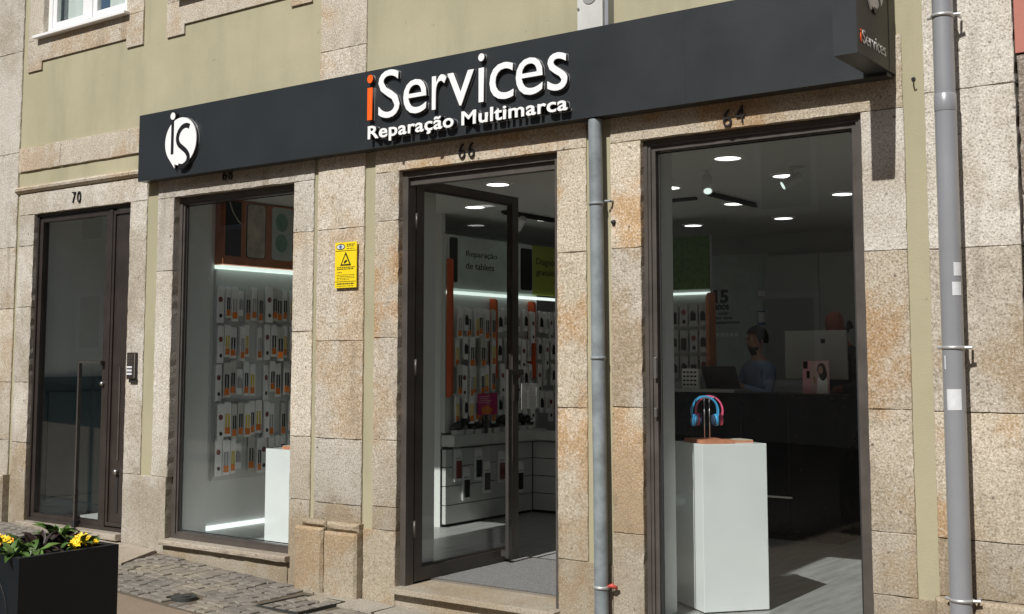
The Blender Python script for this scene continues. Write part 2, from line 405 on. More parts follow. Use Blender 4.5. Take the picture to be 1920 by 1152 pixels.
# cobbles: worn granite setts, four shared shapes
def cobble_mesh(k):
    r = random.Random(k); bm = bmesh.new(); bmesh.ops.create_cube(bm, size=1)
    for v in bm.verts:
        v.co.x *= 0.086*r.uniform(.93, 1.05); v.co.y *= 0.080*r.uniform(.92, 1.05); v.co.z = v.co.z*0.05-0.025
        if v.co.z > -0.01: v.co.x *= 0.96; v.co.y *= 0.96; v.co.z += r.uniform(-.003, .003)
    bmesh.ops.bevel(bm, geom=[e for e in bm.edges if all(v.co.z > -0.02 for v in e.verts)], offset=0.007, segments=2, profile=0.5, affect='EDGES')
    me = bpy.data.meshes.new('cobble'); bm.to_mesh(me); bm.free(); me.materials.append(MAT['cobble'])
    return me
CM = [cobble_mesh(k) for k in range(5)]
spots = []; R = random.Random(3)
COVER = (-6.02, -5.63, -0.60, -0.17)
row = 0; y = -0.055
while y > -1.0:
    x = -11.0 + (0.05 if row % 2 else 0)
    while x < -3.2:
        x += R.uniform(0.080, 0.092)
        if COVER[0]-.05 < x < COVER[1]+.05 and COVER[2]-.05 < y < COVER[3]+.05: continue
        if -9.0 < x < -7.72 and y > -0.40 and (y > -0.30-(x+8.3)*0.9): continue
        if x > -5.95 and y > -0.27: continue
        if (x+6.5)**2+(y+0.8)**2 < 0.018: continue
        spots.append((x, y+R.uniform(-.008, .008)+0.012*math.sin(x*2.1+row), R.uniform(-.12, .12), R.randrange(5)))
    y -= 0.079; row += 1
def dist(s): return math.hypot(s[0], s[1]+6.0)
inview = [s for s in spots if -9.9 < s[0] < -5.2]; rest = [s for s in spots if not (-9.9 < s[0] < -5.2)]
inview.sort(key=lambda s: dist(s)); near = inview[:300]; rest += inview[300:]
for s in near:
    o = bpy.data.objects.new('cobble', CM[s[3]]); link(o); o.parent = pavement
    o.location = (s[0], s[1], gz(s[0])+R.uniform(-.004, .004)); o.rotation_euler = (R.uniform(-.04, .04), 0.04+R.uniform(-.04, .04), s[2])
g = MB()
for s in rest:
    me = CM[s[3]]; c, sn = math.cos(s[2]), math.sin(s[2]); zz = gz(s[0])+R.uniform(-.004, .004)
    g.add([(s[0]+v.co.x*c-v.co.y*sn, s[1]+v.co.x*sn+v.co.y*c, zz+v.co.z) for v in me.vertices], [tuple(p.vertices) for p in me.polygons])
o = g.build('cobbles', 'cobble', pavement); o['kind'] = 'stuff'
# flat granite slabs of the pavement
def slab(poly, dz, mat):
    g = MB(); n = len(poly)
    g.add([(x, y, gz(x)+dz) for x, y in poly]+[(x, y, gz(x)-0.05) for x, y in poly],
          [tuple(range(n))]+[(i, n+i, n+(i+1) % n, (i+1) % n) for i in range(n)])
    return g.build('paving_slab', mat, pavement)
slab([(-8.95, -0.01), (-9.0, -0.36), (-8.2, -0.44), (-7.60, -0.50), (-7.84, -0.012)], 0.012, 'sill_stone')
for a, b in ((-5.93, -5.32), (-5.31, -4.55), (-4.54, -3.9), (-3.89, -3.2)):
    slab([(a, -0.02), (a+0.01, -0.25), (b, -0.255), (b, -0.02)], 0.004, 'granite_pale')
# square inspection cover set in the cobbles
cx0, cx1, cy0, cy1 = COVER
cover = empty('inspection_cover', ((cx0+cx1)/2, (cy0+cy1)/2, gz(-5.83)))
tag(cover, 'square steel-edged inspection cover filled with setts, below the pilaster pedestals', 'manhole cover')
g = MB(); zc = gz(-5.83)+0.006
for a in ((cx0, cx0+.008, cy0, cy1), (cx1-.008, cx1, cy0, cy1), (cx0+.008, cx1-.008, cy0, cy0+.008), (cx0+.008, cx1-.008, cy1-.008, cy1)): g.box(*a, zc-.03, zc-.003)
g.build('rim', 'cast_iron', cover)
MB().box(cx0+.012, cx1-.012, cy0+.012, cy1-.012, zc-.05, zc-.022).build('tray', 'joint_sand', cover)
for i in range(3):
    for k in range(4):
        o = bpy.data.objects.new('sett', CM[(i+k) % 5]); link(o); o.parent = cover
        o.location = (cx0+.077+i*.117-cover.location.x, cy0+.065+k*.10-cover.location.y, 0.001); o.rotation_euler = (0, 0.04, R.uniform(-.1, .1))
g = MB(); g.tube([(-6.5, -0.80, gz(-6.5)-0.02), (-6.5, -0.80, gz(-6.5)+0.008)], 0.085, 24)
vc = empty('valve_cover', (-6.5, -0.80, gz(-6.5))); tag(vc, 'small round cast-iron valve cover among the cobbles', 'manhole cover')
g.build('lid', 'cast_iron', vc)
g = MB(); g.tube([(-6.5, -0.80, gz(-6.5)+0.007), (-6.5, -0.80, gz(-6.5)+0.013)], 0.05, 20); g.build('boss', 'cast_iron', vc)

# ================================================================== SHOP BUILDING
B = empty('shop_building', (-6.0, 0.1, 0.0))
tag(B, 'olive rendered town house with granite door and window surrounds above a phone shop', 'building')
OPEN = dict(d70=(-9.70, -8.305, 0.20, 2.91), w1=(-7.745, -6.365, 0.212, 2.905), d66=(-5.34, -4.045, 0.11, 2.89), w64=(-3.455, -2.13, 0.06, 2.9),
            ua=(-9.66, -8.43, 4.545, 6.1), ub=(-7.655, -6.44, 4.545, 6.1))
def wall_grid(x0, x1, z0, z1, y0, y1, holes):
    X = sorted({x0, x1} | {h[0] for h in holes} | {h[1] for h in holes}); Z = sorted({z0, z1} | {h[2] for h in holes} | {h[3] for h in holes})
    X = [x for x in X if x0 <= x <= x1]; Z = [z for z in Z if z0 <= z <= z1]
    def hole(i, k):
        if i < 0 or k < 0 or i >= len(X)-1 or k >= len(Z)-1: return True
        cx, cz = (X[i]+X[i+1])/2, (Z[k]+Z[k+1])/2
        return any(h[0] < cx < h[1] and h[2] < cz < h[3] for h in holes)
    g = MB()
    for i in range(len(X)-1):
        for k in range(len(Z)-1):
            if hole(i, k): continue
            a, b, c, d = X[i], X[i+1], Z[k], Z[k+1]
            g.add([(a,y0,c),(b,y0,c),(b,y0,d),(a,y0,d)], [(0,1,2,3)]); g.add([(a,y1,c),(b,y1,c),(b,y1,d),(a,y1,d)], [(3,2,1,0)])
            if hole(i-1, k): g.add([(a,y0,c),(a,y0,d),(a,y1,d),(a,y1,c)], [(0,1,2,3)])
            if hole(i+1, k): g.add([(b,y0,c),(b,y1,c),(b,y1,d),(b,y0,d)], [(0,1,2,3)])
            if hole(i, k-1): g.add([(a,y0,c),(a,y1,c),(b,y1,c),(b,y0,c)], [(0,1,2,3)])
            if hole(i, k+1): g.add([(a,y0,d),(b,y0,d),(b,y1,d),(a,y1,d)], [(0,1,2,3)])
    return g
grow = lambda h, e: (h[0]-e, h[1]+e, h[2]-e, h[3]+e)
wall_grid(-11.6, -1.40, -0.5, 7.6, 0.012, 0.122, [grow(h, 0.03) for h in OPEN.values()]).build('wall', 'olive_render', B)
structure(wall_grid(-11.55, -1.42, -0.5, 7.5, 0.125, 0.40, [grow(h, 0.006) for h in OPEN.values()]).build('wall_inside', 'int_white'))
def stack(x0, x1, zs, mats, y0=0.0, name='granite_block', **k):
    for (a, b), m in zip(zip(zs, zs[1:]), mats): stone(name, x0, x1, a, b, {'p': 'granite_pale', 'b': 'granite_beige', 't': 'granite_tan', 'g': 'granite_grey'}[m], B, y0=y0, **k)
# corner pilaster at the far end
stack(-11.3, -9.972, [0.58, 0.895, 1.41, 2.07, 2.63, 3.5, 4.45, 5.6, 7.5], 'pbbbpppp', y0=-0.005)
stack(-11.3, -9.955, [0.05, 0.59], 'b', y0=-0.075, b=0.02)
# door 70
stack(-9.938, -9.70, [0.14, 0.88, 1.41, 2.08, 2.63, 2.912], 'bpppp')
stack(-9.938, -8.08, [2.912, 3.105], 'p')
stack(-8.305, -8.08, [0.69, 2.912], 'p')
stack(-8.305, -7.752, [0.08, 0.69], 'p')
# window 68
stack(-7.942, -7.738, [0.69, 2.317, 2.905], 'pp')
stack(-7.942, -6.152, [2.905, 3.28], 'p')
stack(-6.367, -6.155, [-0.02, 0.62, 1.063, 1.81, 2.531, 2.905], 'bbbbp')
stack(-7.752, -6.367, [-0.02, 0.176], 'b', y0=-0.004)
# pilaster between window and door
stack(-6.115, -5.655, [0.49, 0.615, 1.06, 1.74, 2.53, 3.35], 'bpbbb', y0=-0.005)
stack(-6.115, -5.655, [3.35, 3.83], 'b', y0=0.0); stack(-6.115, -5.655, [3.83, 4.65, 5.6, 7.5], 'bbb', y0=0.0)
stack(-6.235, -5.954, [-0.05, 0.45], 't', y0=-0.075, b=0.018, rough=0.0025); stack(-5.950, -5.638, [-0.05, 0.435], 't', y0=-0.075, b=0.018, rough=0.0025)
stack(-6.19, -5.948, [0.45, 0.500], 'b', y0=-0.052, b=0.018, rough=0.002); stack(-5.946, -5.642, [0.435, 0.497], 'b', y0=-0.052, b=0.018, rough=0.002)
# door 66
stack(-5.562, -5.342, [0.47, 0.624, 1.067, 1.757, 2.555, 2.892], 'bbbtb')
stack(-5.638, -5.342, [-0.08, 0.47], 't', y0=-0.004)
stack(-5.562, -3.828, [2.892, 3.28], 't')
stack(-4.047, -3.83, [0.42, 1.319, 2.258, 2.892], 'ttt'); stack(-4.047, -3.662, [-0.15, 0.42], 't')
stack(-5.342, -4.047, [-0.15, 0.078], 'b', y0=-0.004)
# window 64
stack(-3.662, -3.453, [-0.2, 0.608, 1.33, 2.263, 2.895], 'btbt')
stack(-3.662, -1.908, [2.895, 3.28], 't')
stack(-2.132, -1.905, [0.43, 0.741, 1.355, 2.163, 2.895], 'bttp'); stack(-2.132, -1.81, [-0.2, 0.43], 'b')
stack(-3.453, -2.132, [-0.25, 0.02], 'b', y0=-0.004)
# right-hand pilaster
stack(-1.80, -1.362, [0.46, 0.736, 1.35, 2.155, 2.95, 4.1, 5.5, 7.5], 'btbppbb', y0=-0.005)
stack(-1.815, -1.362, [-0.25, 0.46], 'b', y0=-0.06, b=0.02)
# string course and drip moulding
for a, b_ in ((-9.965, -9.32), (-9.32, -8.1), (-8.1, -6.12)): stone('string_course', a, b_, 3.312, 3.532, 'granite_beige', B, y0=-0.009)
g = MB(); prof = [(0.03, 3.112), (-0.012, 3.118), (-0.03, 3.135), (-0.034, 3.155), (-0.02, 3.172), (0.03, 3.182)]
for a, b_ in ((-9.985, -8.9), (-8.897, -7.95)):
    n = len(prof); g.add([(a, y, z) for y, z in prof]+[(b_, y, z) for y, z in prof], [(i, i+1, n+i+1, n+i) for i in range(n-1)]+[tuple(range(n)), tuple(range(2*n-1, n-1, -1))])
g.build('drip_moulding', 'granite_beige', B)

def window(name, o, yf, steps, glass_y, sill=None, frame='bronze', gl='glass', out=0.012):
    x0, x1, z0, z1 = o; ins = 0
    g = MB(); y = yf
    for (wd, dy) in steps:
        g.ring(x0-out+ins, x1+out-ins, z0-out+ins, z1+out-ins, wd+out if ins == 0 else wd, y, 0.118)
        ins += wd if ins else wd+out-out; y += dy
    f = g.build(name, frame, B)
    e = sum(s[0] for s in steps)
    MB().box(x0+e-0.006, x1-e+0.006, glass_y, glass_y+0.008, z0+e-0.006, z1-e+0.006).build('pane', gl, f)
    # rubber gasket round the pane
    MB().ring(x0+e-0.004, x1-e+0.004, z0+e-0.004, z1-e+0.004, 0.008, glass_y-0.006, glass_y-0.001).build('gasket', 'rubber', f)
    return f
W68 = window('window', OPEN['w1'], 0.062, [(0.040, 0.012), (0.028, 0.016)], 0.096)
W64 = window('window', OPEN['w64'], 0.040, [(0.026, 0.008), (0.030, 0.012), (0.026, 0.014)], 0.088)
# locks on the opening stile of window 64
g = MB(); g.box(-3.398, -3.378, 0.030, 0.052, 1.50, 1.62); g.build('lock', 'steel', W64, bevel=0.003)
g = MB(); g.box(-3.396, -3.380, 0.030, 0.052, 1.28, 1.33); g.build('lock', 'steel', W64, bevel=0.003)
stone('sill', -7.765, -6.345, 0.174, 0.217, 'sill_stone', B, y0=-0.052, y1=0.10, b=0.005, rough=0.001)
stone('sill', -9.73, -8.30, 0.152, 0.206, 'sill_stone', B, y0=-0.06, y1=0.10, b=0.006, rough=0.002)
stone('sill', -3.46, -2.125, 0.02, 0.062, 'sill_stone', B, y0=-0.05, y1=0.10, b=0.005, rough=0.001)
MB().box(-5.345, -4.035, -0.062, 0.42, 0.078, 0.113).build('threshold', 'granite_beige', B, bevel=0.004)

# ---- door 70: fixed frame, glazed leaf, narrow side panel
o = OPEN['d70']
g = MB(); g.ring(o[0]-.012, o[1]+.012, o[2]-.0, o[3]+.012, 0.034, 0.038, 0.118); g.box(-8.645, -8.598, 0.044, 0.116, o[2]+.03, o[3]-.03)
D70 = g.build('door', 'bronze_dark', B)
g = MB(); g.ring(-9.676, -8.648, 0.226, 2.884, 0.046, 0.052, 0.112); g.build('leaf_frame', 'bronze_dark', D70)
MB().box(-9.632, -8.692, 0.078, 0.086, 0.270, 2.840).build('pane', 'glass', D70)
MB().box(-8.597, -8.33, 0.064, 0.108, 0.245, 2.865).build('side_panel', 'bronze_dark', D70)
MB().ring(-8.597, -8.33, 0.245, 2.865, 0.03, 0.050, 0.063).build('panel_moulding', 'bronze_dark', D70)
g = MB(); g.box(-8.470, -8.445, 0.058, 0.066, 0.36, 0.66); g.build('slot', 'rubber', D70)
g = MB(); g.tube([(-8.458, 0.062, 0.69), (-8.458, 0.03, 0.69)], 0.022, 14, radii=[0.012, 0.022]); g.build('knob', 'steel', D70, smooth=True)
MB().box(-8.468, -8.452, 0.057, 0.065, 0.78, 1.55).build('pull_strip', 'bronze', D70)
g = MB(); g.box(-8.966, -8.946, 0.0, 0.03, 0.26, 1.60); g.box(-8.946, -8.65, 0.0, 0.03, 1.580, 1.60); g.box(-8.69, -8.66, 0.03, 0.055, 1.565, 1.60)
g.box(-8.966, -8.946, 0.03, 0.055, 0.27, 0.30); g.build('handle', 'handle_metal', D70)
g = MB(); g.tube([(-8.672, 0.052, 1.41), (-8.672, 0.025, 1.41)], 0.016, 14); g.build('lock', 'steel', D70, smooth=True)
g = MB(); g.box(-8.98, -8.935, -0.005, 0.045, 0.206, 0.262); g.build('door_stop', 'rubber', D70)

# ---- door 66: fixed frame, leaf standing open inwards
o = OPEN['d66']; g = MB()
g.box(o[0]-.012, o[0]+.045, 0.045, 0.125, o[2]+.003, o[3]+.012); g.box(o[1]-.045, o[1]+.012, 0.045, 0.125, o[2]+.003, o[3]+.012)
g.box(o[0]+.045, o[1]-.045, 0.048, 0.125, o[3]-.045, o[3]+.012); g.box(o[0]+.045, o[1]-.045, 0.072, 0.13, o[3]-.095, o[3]-.045)
D66 = g.build('door', 'bronze', B)
XF = -5.300  # outer face of the leaf, looking at the street side when shut
y0, y1, z0, z1 = 0.140, 1.335, 0.128, 2.852
def yring(x0, x1, y0, y1, z0, z1, wl, wr, wb, wt):
    g = MB(); g.box(x0, x1, y0, y0+wl, z0, z1); g.box(x0, x1, y1-wr, y1, z0, z1); g.box(x0, x1, y0+wl, y1-wr, z0, z0+wb); g.box(x0, x1, y0+wl, y1-wr, z1-wt, z1); return g
leaf = yring(XF-0.052, XF, y0, y1, z0, z1, 0.078, 0.078, 0.088, 0.060).build('leaf_frame', 'bronze', D66)
yring(XF-0.044, XF-0.008, y0+.078, y1-.078, z0+.088, z1-.06, 0.012, 0.012, 0.012, 0.012).build('glazing_bead', 'bronze_dark', D66)
MB().box(XF-0.030, XF-0.022, y0+.084, y1-.084, z0+.094, z1-.066).build('pane', 'glass', D66)
for z in (0.42, 1.5, 2.5):
    g = MB(); g.tube([(-5.292, 0.132, z), (-5.292, 0.132, z+0.11)], 0.009, 12); g.build('hinge', 'bronze', D66, smooth=True)
g = MB(); g.box(XF+.048, XF+.075, 1.105, 1.15, 0.16, 1.535); g.box(XF+.048, XF+.075, 1.15, 1.30, 1.495, 1.535); g.box(XF, XF+.048, 1.27, 1.30, 1.495, 1.535)
g.box(XF, XF+.048, 1.115, 1.14, 0.17, 0.21); g.build('handle', 'handle_metal', D66)
g = MB(); g.box(XF, XF+.012, 1.265, 1.325, 1.30, 1.42); g.build('lock', 'bronze_dark', D66)
for k, (za, zb, m) in enumerate(((0.80, 0.88, 'pack_grey'), (0.67, 0.75, 'pack_grey'), (0.57, 0.64, 'card_teal'), (0.46, 0.54, 'card_teal'), (0.25, 0.43, 'pack_brown'))):
    MB().box(XF+.0005, XF+.0015, 1.172, 1.245, za, zb).build('sticker', m, D66)

# ---- upstairs windows
for key in ('ua', 'ub'):
    x0, x1, z0, z1 = OPEN[key]
    f = MB(); f.ring(x0-.01, x1+.01, z0-.0, z1+.01, 0.065, 0.050, 0.112); f.box((x0+x1)/2-.05, (x0+x1)/2+.05, 0.046, 0.112, z0+.06, z1-.05)
    wf = f.build('window', 'white_frame', B)
    for a, b_ in ((x0+.055, (x0+x1)/2-.05), ((x0+x1)/2+.05, x1-.055)):
        g = MB(); g.ring(a, b_, z0+.06, z1-.05, 0.055, 0.060, 0.10); g.build('sash', 'white_frame', wf)
        MB().box(a+.05, b_-.05, 0.078, 0.084, z0+.11, z1-.10).build('pane', 'glass_clear', wf)
    g = MB(); n = 26
    for k in range(n): 
        xa = x0+.07+(x1-x0-.14)*k/n; xb = x0+.07+(x1-x0-.14)*(k+1)/n; ya = 0.16+0.02*math.sin(k*1.7); yb = 0.16+0.02*math.sin((k+1)*1.7)
        if abs((k+.5)/n-.55) < .12: continue
        g.add([(xa, ya, z0), (xb, yb, z0), (xb, yb, z1), (xa, ya, z1)], [(0, 1, 2, 3)])
    g.build('curtain', 'int_white', wf, smooth=True)
    g = MB(); xa, xb = x0-.075, x1+.05
    g.box(xa, xb, -0.062, 0.06, z0-.030, z0-.004); g.build('metal_sill', 'white_frame', wf, bevel=0.004)
    # stone surround with eared apron
    xl, xr = x0-.23, x1+.235; g = MB()
    poly = [(xl, 4.232), (xl+.225, 4.232), (xl+.225, 4.312), (xr-.225, 4.312), (xr-.225, 4.232), (xr, 4.232), (xr, 4.512), (xl, 4.512)]
    g.prism(poly, FAC(0.02), 0.0, 0.024); g.build('apron', 'granite_beige', B)
    stone('granite_block', xl, x0, 4.514, 6.3, 'granite_beige', B, y0=-0.003); stone('granite_block', x1, xr, 4.514, 6.3, 'granite_beige', B, y0=-0.003)
    stone('granite_block', xl, xr, 6.302, 6.6, 'granite_beige', B, y0=-0.003)
# room behind the upstairs windows
structure(MB().box(-11.5, -1.5, 2.2, 2.3, 3.1, 7.5).build('wall_upstairs', 'int_grey'))
MB().box(-11.6, -1.4, -0.3, 9.0, 7.6, 7.8).build('roof', 'tile_roof', B)

# ================================================================== NEIGHBOUR ON THE RIGHT
NB = empty('neighbour_building', (0.5, 0.1, -0.2)); tag(NB, 'pink rendered neighbouring building with dark granite base at the right edge', 'building')
wall_grid(-1.355, 6.0, 3.09, 7.6, -0.004, 0.30, []).build('wall', 'pink_render', NB)
z = -0.4
for k, zt in enumerate((0.75, 1.7, 2.4, 3.085)):
    x = -1.352
    for wd in (0.85, 1.1, 0.9, 1.3, 1.2, 2.0):
        stone('granite_block', x, min(x+wd+0.2*(k % 2), 6.0), z, zt, 'granite_grey', NB, y0=0.006, y1=0.28, rough=0.006)
        x += wd+0.2*(k % 2)
    z = zt
# its black and white board, a corner of which shows
NS = empty('neighbour_signboard', (-0.9, -0.03, 3.3)); tag(NS, 'black sign with ragged white border on the pink wall, cut by the frame edge', 'sign')
R = random.Random(5); pl = []; pi = []
for k in range(40):
    th = 2*math.pi*k/40; r = 1+R.uniform(-.05, .05); pl.append((-0.86+0.44*r*math.copysign(abs(math.cos(th))**.5, math.cos(th)), 3.56+0.40*r*math.copysign(abs(math.sin(th))**.5, math.sin(th))))
    r = 0.9+R.uniform(-.07, .04); pi.append((-0.86+0.44*r*math.copysign(abs(math.cos(th))**.5, math.cos(th)), 3.56+0.40*r*math.copysign(abs(math.sin(th))**.5, math.sin(th))))
MB().prism(pl, FAC(-0.006), 0, 0.02).build('border', 'letter_white', NS); MB().prism(pi, FAC(-0.027), 0, 0.004).build('panel', 'letter_black', NS)

# ================================================================== SIGNBOARD
SG = empty('shop_signboard', (-5.0, -0.05, 3.05)); tag(SG, 'long anthracite fascia signboard with raised white lettering above the shop front', 'signboard')
for a, b_ in ((-8.075, -5.62), (-5.6195, -3.10), (-3.0995, -1.952)):
    MB().box(a, b_, -0.10, 0.028, 3.048, 3.592).build('panel', 'sign_grey', SG)
def raised(name, s, u0, u1, v0, v1, off=0.0, mat='letter_white', desc=None, depth=0.022, parent=None):
    k = (6.008-0.101-depth)/(6.008-0.15); u0 *= k; u1 *= k; v0 = 1.6+(v0-1.6)*k; v1 = 1.6+(v1-1.6)*k
    f = fit_text(name, s, u0, u1, v0, v1, FAC(-0.101), depth, depth+0.008, mat, parent or SG, off, desc=desc)
    fit_text('return', s, u0, u1, v0, v1, FAC(-0.101), 0.006, depth, 'letter_black', f, off, desc=desc)
    fit_text('backing', s, u0-.003, u1+.003, v0-.003, v1+.003, FAC(-0.101), 0.001, 0.005, 'chrome_line', f, off, desc=desc)
    return f
ZB, ZX, ZC = 3.232, 3.458, 3.552
i_ = 'i'
raised('letter', i_, -5.497, -5.446, ZB, 3.546, 0.008, 'letter_orange')
for ch, a, b_, top in (('S', -5.393, -5.203, ZC+.004), ('e', -5.168, -4.968, ZX), ('r', -4.920, -4.800, ZX), ('v', -4.790, -4.575, ZX-.004), ('i', -4.537, -4.490, 3.546),
                       ('c', -4.447, -4.262, ZX+.004), ('e', -4.242, -4.040, ZX+.004), ('s', -4.005, -3.860, ZX+.004)):
    raised('letter', ch, a, b_, ZB-(0.004 if ch in 'Seces' else 0), top, -0.002)
def raised_word(s, u0, u1, v0, v1):
    tot = glyph(s, 0.018, 0, 2); bt = bounds(tot); bpy.data.meshes.remove(tot)
    ref = glyph('M', 0.018, 0, 2); br = bounds(ref); bpy.data.meshes.remove(ref)
    k = (u1-u0)/(bt[1]-bt[0]); kv = (v1-v0)/(br[3]-br[2])
    for q in range(len(s)):
        m1 = glyph(s[:q+1], 0.018, 0, 2); m2 = glyph(s[q], 0.018, 0, 2); b1, b2 = bounds(m1), bounds(m2)
        right = b1[1]; left = right-(b2[1]-b2[0]); bpy.data.meshes.remove(m1); bpy.data.meshes.remove(m2)
        pad = (right-left)*k*0.03
        raised('letter', s[q], u0+(left-bt[0])*k+pad, u0+(right-bt[0])*k-pad, v0+(b2[2]-br[2])*kv, v0+(b2[3]-br[2])*kv, 0.018, depth=0.040)
raised_word('Reparação', -5.490, -4.735, 3.100, 3.190); raised_word('Multimarca', -4.676, -3.858, 3.100, 3.190)
# round speech-bubble emblem with a dark i and S
def emblem(fn, cu, cv, r, depth, parent, face, ink, ret=True):
    poly = []
    for k in range(48):
        th = math.radians(-112)+2*math.pi*k/48*(346/360)
        poly.append((cu+r*math.cos(th), cv+r*math.sin(th)))
    poly.append((cu-r*0.36, cv-r*1.10))
    e = MB().prism(poly, fn, depth, depth+0.008).build('emblem', face, parent)
    if ret:
        MB().prism(poly, fn, 0.006, depth).build('return', 'letter_black', e)
        big = [(cu+(u-cu)*1.02, cv+(v-cv)*1.02) for u, v in poly]; MB().prism(big, fn, 0.001, 0.005).build('backing', 'chrome_line', e)
    d = [(cu-r*0.53+r*0.155*math.cos(2*math.pi*k/20), cv+r*1.12+r*0.155*math.sin(2*math.pi*k/20)) for k in range(20)]
    MB().prism(d, fn, depth+0.0004, depth+0.0095).build('dot', face, e)
    if ret: 
        dd = [(cu-r*0.53+r*0.20*math.cos(2*math.pi*k/20), cv+r*1.12+r*0.20*math.sin(2*math.pi*k/20)) for k in range(20)]
        MB().prism(dd, fn, 0.007, depth+0.0085).build('return', 'letter_black', e)
    st = [(-.62, -.50), (-.44, -.50), (-.44, .98), (-.62, .98)]
    MB().prism([(cu+r*a, cv+r*b_) for a, b_ in st], fn, depth+.0082, depth+0.0088).build('stroke', ink, e)
    ctr = [(.56, .56), (.36, .63), (.10, .58), (-.12, .38), (-.20, .12), (-.10, -.12), (.12, -.28), (.36, -.45), (.52, -.68), (.44, -.92), (.16, -1.06), (-.12, -1.02)]
    L = []; Rr = []
    fine = []
    for q in range(len(ctr)-1):
        p0, p1, p2, p3 = ctr[max(q-1, 0)], ctr[q], ctr[q+1], ctr[min(q+2, len(ctr)-1)]
        for s_ in range(4):
            t = s_/4; fine.append(tuple(0.5*(2*p1[c]+(p2[c]-p0[c])*t+(2*p0[c]-5*p1[c]+4*p2[c]-p3[c])*t*t+(3*p1[c]-p0[c]-3*p2[c]+p3[c])*t**3) for c in (0, 1)))
    fine.append(ctr[-1])
    for q, p in enumerate(fine):
        a, b_ = fine[max(q-1, 0)], fine[min(q+1, len(fine)-1)]; dx, dy = b_[0]-a[0], b_[1]-a[1]; l = math.hypot(dx, dy); h = 0.105
        L.append((p[0]-dy/l*h, p[1]+dx/l*h)); Rr.append((p[0]+dy/l*h, p[1]-dx/l*h))
    g = MB()
    for q in range(len(fine)-1):
        quad = [L[q], L[q+1], Rr[q+1], Rr[q]]
        g.add([fn(cu+r*a, cv+r*b_, depth+0.0088) for a, b_ in quad], [(0, 1, 2, 3)])
    g.build('stroke', ink, e)
    return e
emblem(FAC(-0.101), -7.505, 3.314, 0.189, 0.024, SG, 'letter_white', 'letter_black')

# ---- projecting sign at the right end
FS = empty('projecting_sign', (-2.0, -0.3, 3.05)); tag(FS, 'dark metal box sign jutting out at the right end of the fascia board', 'sign')
MB().box(-2.058, -1.940, -0.555, 0.02, 3.066, 3.95).build('box', 'sign_grey', FS)
MB().box(-1.9398, -1.938, -0.553, 0.018, 3.068, 3.948).build('side_panel', 'flag_metal', FS)
MB().box(-1.938, -1.936, -0.10, -0.092, 3.075, 3.94).build('seam', 'letter_black', FS)
fs = SIDE(-1.9375)
k0 = fit_text('letter', 'i', -0.515, -0.500, 3.128, 3.192, fs, 0.0, 0.003, 'letter_orange', FS, 0.01)
fit_text('lettering', 'Services', -0.487, -0.155, 3.128, 3.196, fs, 0.0, 0.003, 'flag_white', FS, -0.004)
emblem(fs, -0.315, 3.47, 0.135, 0.0, FS, 'flag_white', 'flag_metal', ret=False)

# ================================================================== THINGS ON THE FACADE
# grey plastic downpipe on the right pilaster
P2 = empty('drainpipe', (-1.665, -0.10, -0.2)); tag(P2, 'smooth grey plastic downpipe on the right granite pilaster', 'drainpipe')
px, py = -1.668, -0.098
g = MB(); g.tube([(px-.004, py, -0.2), (px, py, 2.83)], 0.052, 28, cap=False); g.tube([(px, py, 2.905), (px+.004, py, 7.4)], 0.050, 28, cap=False); g.build('pipe', 'pipe_grey', P2, smooth=True)
g = MB(); g.tube([(px, py, 2.822), (px, py, 2.826), (px, py, 2.908), (px, py, 2.912)], 0.056, 28, radii=[.052, .0535, .0535, .050]); g.build('collar', 'pipe_grey', P2, smooth=True)
for z in (3.305, 1.664, 0.468):
    c = MB(); c.tube([(px, py, z-.008), (px, py, z+.008)], 0.056, 28); c.build('clamp', 'clamp_metal', P2, smooth=True)
    g = MB(); g.tube([(px+.05, py+.0, z), (px+.085, py+.01, z)], 0.008, 8); g.tube([(px-.05, py, z), (px-.075, py+.01, z)], 0.008, 8); g.tube([(px+.066, py+.006, z), (px+.066, -0.02, z)], 0.006, 8); g.build('clamp_screw', 'clamp_metal', P2)
def wrap_paper(z0, z1, a0, a1, name='paper_label'):
    g = MB(); n = 8
    for k in range(n+1):
        th = math.radians(a0+(a1-a0)*k/n)
        for z in (z0, z1): g.v.append((px+0.0528*math.sin(th), py-0.0528*math.cos(th), z))
    g.f = [(2*k, 2*k+2, 2*k+3, 2*k+1) for k in range(n)]
    g.build(name, 'paper_white', P2, smooth=True)
# stuck paper remnants facing the camera
wrap_paper(2.01, 2.075, 30, 78); wrap_paper(1.915, 1.98, 20, 72); wrap_paper(1.56, 1.625, -55, -28); wrap_paper(1.365, 1.465, -28, 50)
# older painted metal pipe between door and window
P1 = empty('drainpipe', (-3.728, -0.055, -0.2)); tag(P1, 'weathered blue-grey metal downpipe between the open door and the window', 'drainpipe')
qx, qy = -3.722, -0.055
g = MB(); g.tube([(qx-.008, qy, 3.04), (qx, qy, 2.4), (qx+.006, qy, 1.4), (qx+.012, qy, 0.95), (qx+.018, qy, -0.2)], 0.041, 24, cap=False); g.build('pipe', 'pipe_blue', P1, smooth=True)
for z, xx in ((2.535, qx-.002), (1.62, qx+.004), (0.30, qx+.016)):
    g = MB(); g.tube([(xx, qy, z-.012), (xx, qy, z+.006)], 0.0455, 24); g.build('clamp', 'pipe_blue' if z > .5 else 'clamp_metal', P1, smooth=True)
g = MB(); g.tube([(qx+.05, qy+.01, 2.545), (qx+.075, qy+.02, 2.545), (qx+.08, 0.0, 2.545)], 0.007, 8); g.build('bracket', 'pipe_blue', P1)
g = MB(); g.tube([(qx+.055, qy+.005, 0.305), (qx+.085, qy+.005, 0.312), (qx+.105, qy+.03, 0.295)], 0.012, 10, radii=[.007, .014, .009]); g.build('red_tie', 'red_plastic', P1, smooth=True)
